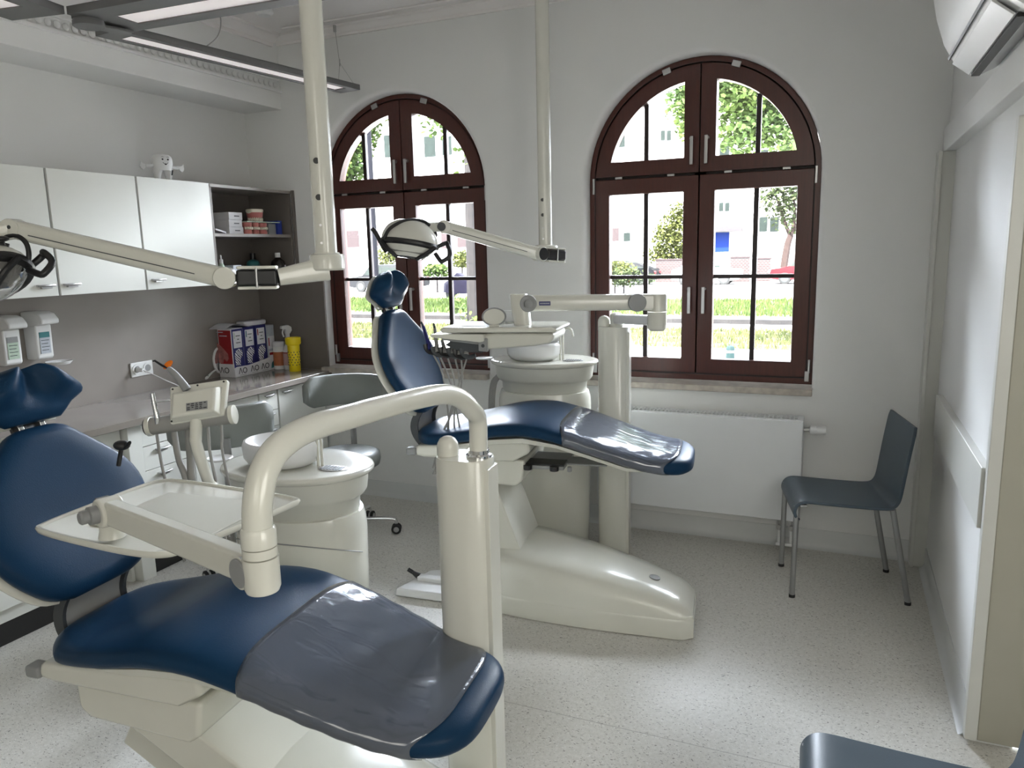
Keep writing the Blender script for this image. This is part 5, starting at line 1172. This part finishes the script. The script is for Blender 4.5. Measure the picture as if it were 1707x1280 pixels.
r = cbox('white_blue_carton', 'white and blue carton standing at an angle on the lower shelf', 'box', -3.50, -3.40, 3.63, 3.70, ZB_, ZB_+.095, 'greylabel', mark=1)
bottle('small_dark_bottle', 'small dark bottle with white cap in the middle of the lower shelf', 'bottle', -3.43, 3.785, ZB_, (('flask', 'amber', [(.001, 0), (.024, 0), (.024, .045), (.012, .058), (.001, .058)]), ('cap', 'card', [(.015, .058), (.015, .085), (.001, .086)])))
bottle('small_dark_bottle', 'second small dark bottle behind the white-capped one', 'bottle', -3.50, 3.87, ZB_, (('flask', 'amber', [(.001, 0), (.024, 0), (.024, .045), (.012, .058), (.001, .058)]), ('cap', 'mgrey', [(.015, .058), (.015, .08), (.001, .081)])))
bottle('grey_label_bottle', 'square-shouldered bottle with teal and grey label at the back of lower shelf', 'bottle', -3.56, 3.985, ZB_, (('flask', 'teal', [(.001, 0), (.042, 0), (.042, .10), (.034, .115), (.014, .125), (.001, .125)]), ('label', 'mgrey', [(.0422, .02), (.0428, .02), (.0428, .08), (.0422, .08)]), ('cap', 'black', [(.018, .125), (.018, .165), (.001, .166)])))
bb = bottle('brown_bottle', 'big dark brown bottle with white screw cap, right on the lower shelf', 'bottle', -3.42, 4.062, ZB_, (('flask', 'amber', [(.001, 0), (.046, 0), (.048, .004), (.048, .085), (.042, .11), (.022, .128), (.015, .135), (.001, .135)]), ('cap', 'white', [(.0175, .135), (.0175, .162), (.015, .165), (.001, .165)])))
mb = MB(); mb.ring_skin([[V((-3.42+math.cos(T)*r_, 4.062+math.sin(T)*r_, z)) for T in [.1+.1*i for i in range(6)]]+[V((-3.42+math.cos(T)*(r_-.001), 4.062+math.sin(T)*(r_-.001), z)) for T in [.6-.1*i for i in range(6)]] for z, r_ in ((ZB_+.04, .049), (ZB_+.085, .049))]); mb.build('label', 'card', bb, smooth=False)
cbox('folded_carton', 'flat white carton lying in the middle of the lower shelf', 'box', -3.44, -3.385, 3.72, 3.755, ZB_, ZB_+.04, 'card', mark=0)

# small black knob showing past the edge of the foreground backrest
Ri = Matrix.Rotation(-chA.rotation_euler.z, 3, 'Z')
def la(p): return Ri @ (p-chA.location)
mb = MB(); k0 = la(pd_(203, 742, 2.12)); k1 = la(pd_(216, 741, 2.10)); mb.ell(k0, (.024, .02, .014)); mb.tube([k0, (k0+k1)/2+V((0, 0, -.004)), k1+V((0, 0, .004))], [.012, .008], 10, flat=.6); mb.cyl(k0, k0+V((-.02, 0, -.06)), .006); mb.build('side_knob', 'black', chA)
# ------------------------------------------------------------------ outside: street, tram bed, parked cars, houses
G = -.57
def noise2(name, c0, c1, scale, rough=.9, detail=6):
    m, nt, b = nodes(name); tc = nt.nodes.new('ShaderNodeTexCoord'); nz = nt.nodes.new('ShaderNodeTexNoise'); nz.inputs['Scale'].default_value = scale; nz.inputs['Detail'].default_value = detail
    cr = nt.nodes.new('ShaderNodeValToRGB'); cr.color_ramp.elements[0].position = .35; cr.color_ramp.elements[1].position = .68
    cr.color_ramp.elements[0].color = (*c0, 1); cr.color_ramp.elements[1].color = (*c1, 1)
    nt.links.new(tc.outputs['Object'], nz.inputs['Vector']); nt.links.new(nz.outputs['Fac'], cr.inputs[0]); nt.links.new(cr.outputs[0], b.inputs['Base Color']); b.inputs['Roughness'].default_value = rough; return m
M['grass'] = noise2('meadow_grass', (0.0264, 0.0552, 0.00576), (0.072, 0.096, 0.0168), 3)
M['grassdry'] = noise2('dry_tram_grass', (0.0378, 0.0546, 0.0084), (0.1092, 0.1008, 0.0378), 4)
M['pave'] = noise2('pale_paving', (.40, .38, .36), (.46, .44, .42), 2)
M['asphalt'] = noise2('pale_asphalt', (.26, .26, .26), (.32, .31, .31), 3)  # road in pale mottled greys
M['kerb'] = noise2('dark_kerb', (0.009075, 0.00825, 0.009075), (0.01815, 0.0165, 0.0165), 5)  # kerb in dark mottled greys
M['leaf'] = noise2('leaf_green', (0.02295, 0.051, 0.00408), (0.0612, 0.0969, 0.0102), 1.3)
M['leafd'] = noise2('hedge_leaf', (0.018, 0.033, 0.006), (0.048, 0.066, 0.018), 2)
M['leafy'] = noise2('yellow_leaf', (0.048, 0.0624, 0.0072), (0.096, 0.1056, 0.0192), 2)
M['bark'] = noise2('bark', (0.00672, 0.00528, 0.00576), (0.0144, 0.01152, 0.01152), 6)
M['barkred'] = noise2('reddish_bark', (0.0216, 0.0108, 0.009), (0.0396, 0.0234, 0.0198), 6)
M['facade'] = mat('white_render_facade', (.62, .60, .57), .9, var=.02)
M['pane'] = mat('house_window_pane', (0.0126, 0.0189, 0.0168), .6, var=.3, scale=2, spec=.15)
M['houseframe'] = mat('white_house_frame', (.5, .5, .5), .6)
M['bluedoor'] = mat('bright_blue_door', (0.0024, 0.018, 0.132), .6, spec=.15)
M['shopred'] = mat('faded_red_shopfront', (0.024, 0.012, 0.0132), .6, var=.1)
M['roofg'] = mat('grey_roof', (0.0432, 0.0396, 0.0432), .8)
M['pole'] = mat('lavender_grey_pole', (0.00924, 0.00924, 0.01428), .6, spec=.15)
M['tealp'] = mat('teal_plastic', (0.00525, 0.01575, 0.01575), .6, spec=.15)
M['tarp'] = mat('purple_tarpaulin', (0.0126, 0.00945, 0.0231), .6, var=.2, scale=4, spec=.15)
def brick():
    m, nt, b = nodes('garden_brick'); tc = nt.nodes.new('ShaderNodeTexCoord'); mp = nt.nodes.new('ShaderNodeMapping'); mp.inputs['Rotation'].default_value = (PI/2, 0, 0)
    br = nt.nodes.new('ShaderNodeTexBrick'); br.inputs['Scale'].default_value = 2.4; br.inputs['Color1'].default_value = (.028, .013, .013, 1); br.inputs['Color2'].default_value = (.040, .019, .018, 1); br.inputs['Mortar'].default_value = (.07, .06, .06, 1); br.inputs['Mortar Size'].default_value = .04
    nt.links.new(tc.outputs['Object'], mp.inputs[0]); nt.links.new(mp.outputs[0], br.inputs[0]); nt.links.new(br.outputs[0], b.inputs['Base Color']); return m
M['brick'] = brick()
for nm, m, y0, y1, dz in (('trim_ground_paving', 'pave', YB+.25, 16.6, 0), ('trim_ground_tram_bed', 'grassdry', 16.6, 20.3, 0), ('trim_ground_path', 'pave', 20.3, 21.9, 0), ('trim_ground_lawn', 'grass', 23.0, 30.3, .12), ('trim_ground_road', 'asphalt', 30.3, 120, 0)):
    st(nm, MB().span((-70, y0, G-.2), (45, y1, G+dz)), m, smooth=False)
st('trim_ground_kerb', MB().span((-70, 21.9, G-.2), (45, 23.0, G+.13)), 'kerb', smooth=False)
for k, y in enumerate((17.1, 18.3, 19.4)):
    mb = MB(); mb.span((-60, y-.03, G), (40, y+.03, G+.04)); tag(mb.build('tram_rail', 'steel', None, smooth=False, loc=(-3, y, G)), ['tram rail in the grass nearest the house', 'middle tram rail in the sunlit grass', 'tram rail farthest from the house'][k], 'rail', 'tram rails in the grass')
def blades(name, label, x0, x1, y0, y1, z, n, h, m, seed):
    random.seed(seed); bm = bmesh.new()
    for i in range(n):
        y = random.uniform(y0, y1); x = random.uniform(x0, x1); a = random.uniform(0, PI); hh = h*random.uniform(.5, 1.3); w_ = .02+.012*random.random()
        dx, dy = math.cos(a)*w_, math.sin(a)*w_; lx, ly = random.uniform(-.4, .4)*hh, random.uniform(-.4, .4)*hh
        vs = [bm.verts.new((x-dx, y-dy, z)), bm.verts.new((x+dx, y+dy, z)), bm.verts.new((x+lx, y+ly, z+hh))]; bm.faces.new(vs)
    me = bpy.data.meshes.new(name); bm.to_mesh(me); bm.free(); me.materials.append(M[m]); o = bpy.data.objects.new(name, me); COL.objects.link(o)
    return tag(o, label, 'grass', None, 'stuff')
blades('lawn_grass', 'bright green grass of the strip beyond the kerb', -28, 4, 23.1, 30, G+.12, 19000, .16, 'grass', 1)
blades('tram_grass', 'patchy yellow-green grass between the tram rails', -19, 3, 16.6, 20.2, G, 17000, .13, 'grassdry', 2)
def leaves(blobs, n, size, seed):
    random.seed(seed); bm = bmesh.new()
    tot = sum(r[0]*r[1]*r[2] for _, r in blobs)
    for c, r in blobs:
        k = int(n*r[0]*r[1]*r[2]/tot)
        for i in range(k):
            d = V((random.gauss(0, 1), random.gauss(0, 1), random.gauss(0, 1))).normalized()*(random.random()**.45)
            p = V(c)+V((d.x*r[0], d.y*r[1], d.z*r[2])); q = Matrix.Rotation(random.uniform(0, 6.3), 3, 'Z') @ Matrix.Rotation(random.uniform(-.9, 1.4), 3, 'X')
            s = size*random.uniform(.6, 1.3)
            bm.faces.new([bm.verts.new(p+q @ V(a)) for a in ((-s*.45, -s*.3, 0), (s*.1, -s*.55, 0), (s*.5, 0, .1*s), (s*.1, s*.55, 0), (-s*.45, s*.3, 0))])
    me = bpy.data.meshes.new('foliage'); bm.to_mesh(me); bm.free(); return me
def plant(name, label, cat, base, blobs, n, size, m, trunk=None, seed=1, bark='bark', grp=None):
    r = thing(name, label, cat, base, grp); OFF[r.name] = V(base)
    me = leaves(blobs, n, size, seed)
    me.transform(Matrix.Translation(-V(base))); me.materials.append(M[m])
    o = bpy.data.objects.new('foliage', me); COL.objects.link(o); o.parent = r
    if trunk:
        mb = MB()
        for pts, r0, r1 in trunk: mb.tube(pts, [r0, r1], 10, smooth=4)
        mb.build('trunk', bark, r)
    return r
def PP(px, py, y): return py_(px, py, y)
# street tree behind the left window, right-hand casement
tb = PP(792, 560, 20.9); tb.z = G
plant('street_tree', 'street tree with lavender-grey trunk seen through the right half of the left window', 'tree', tuple(tb),
      [(PP(786, 270, 21), (.55, .6, 1.0)), (PP(728, 205, 21), (.7, .6, .5)), (PP(560, 150, 21), (2.5, 2, 1.2)), (PP(780, 545, 20.6), (.55, .5, .6)), (PP(768, 515, 20.8), (.4, .4, .5))], 2600, .16, 'leaf',
      [([tb, PP(789, 440, 20.9), PP(785, 300, 20.9), PP(782, 100, 20.9), PP(779, -80, 20.9)], .24, .16)], 4)
tb = PP(596, 520, 26); tb.z = G
plant('street_tree', 'green tree crown filling the left fanlight of the left window', 'tree', tuple(tb),
      [(PP(588, 262, 26), (.8, .8, 1.2)), (PP(603, 232, 26), (.6, .6, .9)), (PP(618, 215, 26), (.5, .6, .6)), (PP(560, 270, 26), (1.2, 1, 1.6))], 3000, .17, 'leaf',
      [([V((tb.x-1.5, tb.y, G)), V((tb.x-1.4, tb.y, 3)), V((tb.x-1.1, tb.y, 5.5))], .2, .12)], 6)
tb = V((2.6, 15, G))
plant('street_tree', 'leafy tree whose bright crown hangs into the right half of the right window', 'tree', tuple(tb),
      [(PP(1230, 175, 14.5), (.55, .7, .42)), (PP(1290, 200, 14.5), (.55, .7, .42)), (PP(1240, 225, 14.5), (.5, .7, .38)), (PP(1310, 240, 14.5), (.35, .6, .25)), (PP(1135, 180, 14.5), (.28, .6, .42)), (PP(1145, 210, 14.8), (.22, .5, .3)), (PP(1180, 140, 14.5), (.7, .7, .4)), (PP(1275, 150, 14.5), (.8, .8, .45))], 6500, .085, 'leaf',
      [([tb, V((2.5, 15, 3)), V((1.4, 14.9, 5)), PP(1290, 120, 14.9)], .2, .05), ([V((1.6, 14.9, 4.9)), PP(1300, 190, 14.8), PP(1240, 205, 14.7)], .06, .02)], 8)
tb = PP(1305, 430, 50); tb.z = G
plant('garden_tree', 'small twisted reddish tree in front of the white house at the right window', 'tree', tuple(tb),
      [(PP(1288, 325, 50), (1.1, .9, 1.1)), (PP(1312, 345, 50), (1.5, 1, 1.5)), (PP(1330, 330, 50), (1, .9, 1.25)), (PP(1300, 305, 50), (1.5, 1, .75)), (PP(1325, 375, 50), (.7, .6, .7))], 1500, .20, 'leafd',
      [([tb, PP(1312, 412, 50), PP(1318, 392, 50)], .24, .18), ([PP(1318, 395, 50), PP(1306, 365, 50), PP(1297, 335, 50), PP(1285, 312, 50)], .13, .04), ([PP(1318, 395, 50), PP(1325, 360, 50), PP(1322, 320, 50)], .13, .04), ([PP(1318, 395, 50), PP(1330, 370, 50), PP(1338, 335, 50)], .10, .03)], 9, 'barkred')
def bush(label, px, py, y, r, m, n, s=.16, seed=3, extra=()):
    c = PP(px, py, y); b = V((c.x, c.y, G)); h = c.z
    return plant('garden_bush', label, 'bush', tuple(b), [(c, r)]+[(PP(*e[0]), e[1]) for e in extra], n, s, m, [([b, V((c.x, c.y, (h+G)/2)), c], .06, .03)], seed)
bush('tall bright green bush above the brick wall, behind the right window', 1120, 395, 50, (1.35, .9, 1.55), 'leafy', 4200, seed=11, extra=(((1135, 355, 50), (.85, .6, .85)), ((1095, 425, 50), (1.0, .6, .6)), ((1135, 420, 50), (1.1, .6, .6))))
bush('round light green bush left of the street tree trunk', 770, 433, 38, (.65, .6, .5), 'leafy', 700, seed=12)
bush('low green bush beside the rear of the dark parked car', 728, 451, 37, (.95, .6, .4), 'leaf', 700, seed=13)
bush('pale yellow-green shrub behind the silver car', 652, 428, 41, (1.2, .8, .7), 'leafy', 900, seed=14)
bush('clipped hedge at the left edge of the right window', 1040, 463, 33, (1.5, .5, .42), 'leafd', 1500, .10, seed=15)
bush('yellow flowering shrub behind the hedge', 1025, 447, 36, (1.1, .6, .35), 'leafy', 600, .12, seed=16)

# ---- parked cars
def car(label, x, y, ang, paint, L=4.3, H=1.48, van=False, flip=1):
    r = thing('parked_car', label, 'car', (x, y, G)); ca, sa = math.cos(ang), math.sin(ang)
    def W(a, b, z): return V((x+ca*a*flip-sa*b, y+sa*a*flip+ca*b, G+z))
    h = L/2
    lower = [(-h, .32), (-h-.02, .55), (-h+.06, .82), (-h+.9, .94), (-.5*h*.9, .98), (h-.9, .97), (h-.12, .92), (h, .75), (h+.02, .45), (h-.05, .30), (h-.45, .25), (-h+.35, .25)]
    mb = MB(); mb.ring_skin([[W(a*k, s*w_, z) for a, z in lower] for s, w_, k in ((-1, .86, .985), (-1, .80, 1) if 0 else (-1, .88, .99), (1, .88, .99), (1, .86, .985))]); mb.build('body', paint, r, bevel=.05, seg=3)
    cab = [(-h+.85, .93), (-h*.42, H-.07), (-h*.15, H), (h*.45, H-.02), (h-.35 if not van else h-.12, .95)]
    mb = MB(); rings = []
    for s, w_, sc in ((-1, .80, 1), (-1, .62, 0), (1, .62, 0), (1, .80, 1)): pass
    mb.ring_skin([[W(a, s*(.80 if z < 1 else .62), z) for a, z in cab] for s in (-1, 1)]); mb.build('cabin', paint, r, bevel=.05, seg=3)
    gl = [(-h+1.02, .97), (-h*.40, H-.12), (h*.38, H-.10), (h-.62, .98)]
    for s in (-1, 1):
        mid = .0
        for seg in (([(-h+1.02, .97), (-h*.40, H-.12), (mid-.03, H-.10), (mid-.03, .97)]), ([(mid+.03, .97), (mid+.03, H-.10), (h*.38, H-.11), (h-.62, .98)])):
            mb = MB(); mb.ring_skin([[W(a, s*((.80 if z < 1 else .63)+d), z) for a, z in seg] for d in (-.01, .012)]); mb.build('side_window', 'pane', r, smooth=False)
    for a in (-h+.80, h-.78):
        for s in (-1, 1):
            c = W(a, s*.80, .32); n_ = W(a, s*1.8, .32)-W(a, s*.8, .32); n_.normalize()
            mb = MB(); mb.lathe([(.001, -.08), (.31, -.08), (.325, -.06), (.325, .06), (.31, .08), (.2, .085), (.001, .06)], c, n_, n=28); wh = mb.build('wheel', 'rubber', r)
            mb = MB(); mb.lathe([(.001, .086), (.05, .09), (.19, .088), (.2, .086)], c, n_, n=28)
            mb.build('hubcap', 'dgrey', wh)
    for a, m in ((-h+.0, 'houseframe'), (h-.02, 'red')):
        for s in (-1, 1): mb = MB(); mb.box(W(a, s*.66, .72), (.12, .26, .16), rot=ang); mb.build('headlight' if m != 'red' else 'tail_light', m, r, bevel=.03)
    return r
M['silver'] = mat('silver_car_paint', (0.018, 0.0189, 0.0216), .6, spec=.15)
M['whitecar'] = mat('white_car_paint', (.6, .6, .6), .3)
M['redcar'] = mat('red_car_paint', (0.1188, 0.00288, 0.0072), .6, coat=.5, spec=.15)
M['darkcar'] = mat('dark_car_paint', (0.0045, 0.00525, 0.0075), .6, spec=.15)
p = PP(650, 487, 38); car('silver-grey car with red tail light parked across the street behind the left window', p.x, 38, .0, 'silver', 4.4, 1.55)
p = PP(1178, 462, 45); car('white car parked before the brick wall, seen through the right window', p.x, 45, .0, 'whitecar', 3.8, 1.3, flip=-1)
p = PP(1335, 465, 45.4); car('red car parked at the right edge of the right window', p.x+.5, 45.4, .0, 'redcar', 4.2, 1.42)
p = PP(1040, 462, 45); car('dark car half hidden beside the hedge, left half of the right window', p.x, 45, .0, 'darkcar', 4.1, 1.3)
p = PP(1045, 450, 49); car('pale car with green windows behind the flowering shrub', p.x, 49, .0, 'whitecar', 4.1, 1.5)
# covered motorcycle
p = PP(775, 478, 31); mt = thing('covered_motorcycle', 'motorcycle under a purple tarpaulin beside the street tree trunk', 'motorcycle', (p.x, 31, G+0))
mb = MB(); pts = [(-1.0, .35), (-.95, .75), (-.55, 1.02), (-.3, 1.22), (.1, 1.0), (.55, .98), (.95, .85), (1.0, .45), (.5, .3), (-.5, .28)]
mb.ring_skin([[V((p.x+a*k, 31+s, G+.02+b*k+.3*(1-k))) for a, b in pts] for s, k in ((-.34, .8), (-.22, 1), (.22, 1), (.34, .8))]); mb.build('cover', 'tarp', mt, ang=60)
for a in (-.7, .7): mb = MB(); mb.lathe([(.001, -.05), (.28, -.05), (.3, 0), (.28, .05), (.001, .05)], (p.x+a, 31, G+.3), (0, 1, 0), n=24); mb.build('wheel', 'rubber', mt)
# tram pole, bollard
p = PP(622, 400, 25); tp = thing('tram_pole', 'lavender-grey round tram pole behind the left casement of the left window', 'pole', (p.x, 25, G))
mb = MB(); mb.cyl((p.x, 25, G), (p.x, 25, 9), .16, .13, 20); mb.build('mast', 'pole', tp); mb = MB(); mb.lathe([(.20, 0), (.20, .25), (.14, .4)], (p.x, 25, G)); mb.build('pole_base', 'pole', tp)
p = pz_(1217, 602, G); bo = thing('street_bollard', 'small teal rounded bollard on the pale pavement just outside the right window', 'bollard', (p.x, p.y, G))
mb = MB(); mb.lathe([(.001, 0), (.10, 0), (.10, .05), (.085, .06), (.085, .24), (.06, .29), (.001, .31)], (p.x, p.y, G), n=20); mb.build('post', 'tealp', bo); mb = MB(); mb.lathe([(.088, .17), (.09, .17), (.09, .21), (.088, .21)], (p.x, p.y, G), n=20); mb.build('reflective_band', 'card', bo)
# garden walls
def gwall(label, x0p, x1p, ytop, y, cat='wall'):
    a, b = PP(x0p, ytop, y), PP(x1p, ytop, y); r = thing('garden_wall', label, 'wall', ((a.x+b.x)/2, y, G), 'brick garden walls across the street')
    mb = MB(); mb.span((a.x, y-.15, G), (b.x, y+.15, a.z)); mb.build('brickwork', 'brick', r, smooth=False)
    mb = MB(); mb.span((a.x-.04, y-.19, a.z), (b.x+.04, y+.19, a.z+.08)); mb.build('coping', 'shopred', r, smooth=False)
gwall('brick garden wall under the tall bright bush', 1094, 1150, 434, 48)
gwall('brick garden wall with stepped end, right of the blue door', 1218, 1250, 430, 48)
gwall('short brick pier behind the red car', 1258, 1285, 432, 48.5)
# ---- houses
def house(label, x0p, x1p, y, ztop, wins, door=None, ref=380, roof=True, depth=9):
    a, b = PP(x0p, ref, y), PP(x1p, ref, y); r = thing('house', label, 'house', ((a.x+b.x)/2, y, G), 'houses across the street')
    mb = MB(); mb.span((a.x, y, G), (b.x, y+depth, ztop)); mb.build('facade_wall', 'facade', r, smooth=False)
    if roof: mb = MB(); mb.ring_skin([[V((x, y-.5, ztop)), V((x, y+depth+.5, ztop)), V((x, y+depth/2, ztop+3.5))] for x in (a.x-.4, b.x+.4)]); mb.build('roof', 'roofg', r, smooth=False)
    for q in wins:
        p0, p1 = PP(q[0], q[1], y), PP(q[2], q[3], y); m = q[4] if len(q) > 4 else 'pane'
        xa, xb, za, zb_ = p0.x, p1.x, min(p0.z, p1.z), max(p0.z, p1.z)
        mb = MB(); mb.span((xa-.07, y-.05, za-.07), (xb+.07, y+.01, zb_+.07)); f = mb.build('window', 'houseframe', r, smooth=False)
        mb = MB(); mb.span((xa, y-.06, za), (xb, y-.045, zb_)); mb.build('pane', m, f, smooth=False)
    if door:
        p0, p1 = PP(door[0], door[1], y), PP(door[2], door[3], y)
        mb = MB(); mb.span((p0.x, y-.08, min(p0.z, p1.z)), (p1.x, y, max(p0.z, p1.z))); d = mb.build('door', 'bluedoor', r, smooth=False)
        mb = MB(); mb.span((p0.x-.8, y-1.0, max(p0.z, p1.z)+.05), (p1.x+.9, y, max(p0.z, p1.z)+.38)); mb.build('canopy', 'leafy' if 0 else 'roofg', r, smooth=False)
        mb = MB(); mb.span((p0.x-.3, y-1.2, G), (p1.x+.5, y, min(p0.z, p1.z))); mb.build('entrance_steps', 'facade', r, smooth=False)
house('white house with bright blue door behind the right window', 1165, 1420, 55, 13, [(1199, 338, 1206, 352), (1209, 338, 1216, 352), (1266, 362, 1279, 386), (1284, 362, 1298, 386), (1266, 250, 1280, 270), (1200, 240, 1216, 262), (1310, 240, 1330, 262)], (1187, 388, 1215, 420))
house('white house with paired small windows behind the left half of the right window', 940, 1150, 57, 13, [(1021, 380, 1032, 402, 'shopred'), (1040, 388, 1051, 402), (1102, 218, 1109, 234), (1112, 218, 1119, 234), (1030, 225, 1042, 245), (1080, 300, 1092, 322, 'facade')])
house('white house with tall green panes behind the left window', 640, 800, 54, 14, [(707, 228, 727, 261), (737, 228, 754, 258), (640, 226, 656, 262), (735, 378, 756, 414, 'shopred'), (762, 378, 779, 412, 'shopred'), (694, 385, 716, 410, 'shopred'), (655, 388, 682, 415, 'shopred')])
house('white house with shopfronts at the left end of the street', 520, 634, 56, 12, [(560, 225, 575, 255), (590, 225, 604, 255), (570, 385, 600, 412, 'shopred'), (622, 384, 632, 410, 'shopred')])
# ------------------------------------------------------------------ light
sc = bpy.context.scene
w = bpy.data.worlds.new('sky'); sc.world = w; w.use_nodes = True
nt = w.node_tree; bg = nt.nodes['Background']
bg.inputs[0].default_value = (.83, .91, 1.0, 1); bg.inputs[1].default_value = 15.5
def area(name, loc, rot, sx, sy, power, col, portal=False):
    l = bpy.data.lights.new(name, 'AREA'); l.shape = 'RECTANGLE'; l.size = sx; l.size_y = sy; l.energy = power; l.color = col
    if portal: l.cycles.is_portal = True
    o = bpy.data.objects.new(name, l); COL.objects.link(o); o.location = loc; o.rotation_euler = rot; return o
for k, (xc, hw) in enumerate(WINS):
    area('window_portal', (xc, YB+.27, 1.72), (-PI/2, 0, 0), 1.25, 1.75, 1, (1, 1, 1), True)
def aim(o, t):
    o.rotation_euler = (V(t)-o.location).to_track_quat('-Z', 'Y').to_euler()
aim(area('rear_fill_light', (.2, -2.2, 2.3), (0, 0, 0), 2.6, 1.4, 44, (1.0, .97, .87)), (-2.9, 2.0, .6))  # added fill, stands in for windows presumed behind the camera
aim(area('side_fill_light', (1.22, .5, 1.75), (0, 0, 0), 1.5, 1.3, 38, (1.0, .975, .90)), (-3.6, 2.3, 2.4))  # added fill to brighten the left wall, no lamp known there
aim(area('sky_fill_panel', (-8.5, 12.5, 6.8), (0, 0, 0), 12.0, 3.4, 22000, (.80, .88, 1.0)), (-1.6, 4.2, 1.4))  # added panel above the view, boosts skylight through the windows
aim(area('sky_fill_panel', (5.5, 12.5, 6.8), (0, 0, 0), 12.0, 3.4, 18000, (.86, .92, 1.0)), (-1.6, 4.2, 1.4))  # second added panel, strengthens skylight from the right
sl = bpy.data.lights.new('sun', 'SUN'); sl.energy = 42; sl.angle = .01; sl.color = (1, .96, .88)
so = bpy.data.objects.new('sun', sl); COL.objects.link(so); so.rotation_euler = (math.radians(42), 0, math.radians(-18))
sc.view_settings.view_transform = 'Standard'; sc.view_settings.exposure = 0; sc.view_settings.gamma = 1
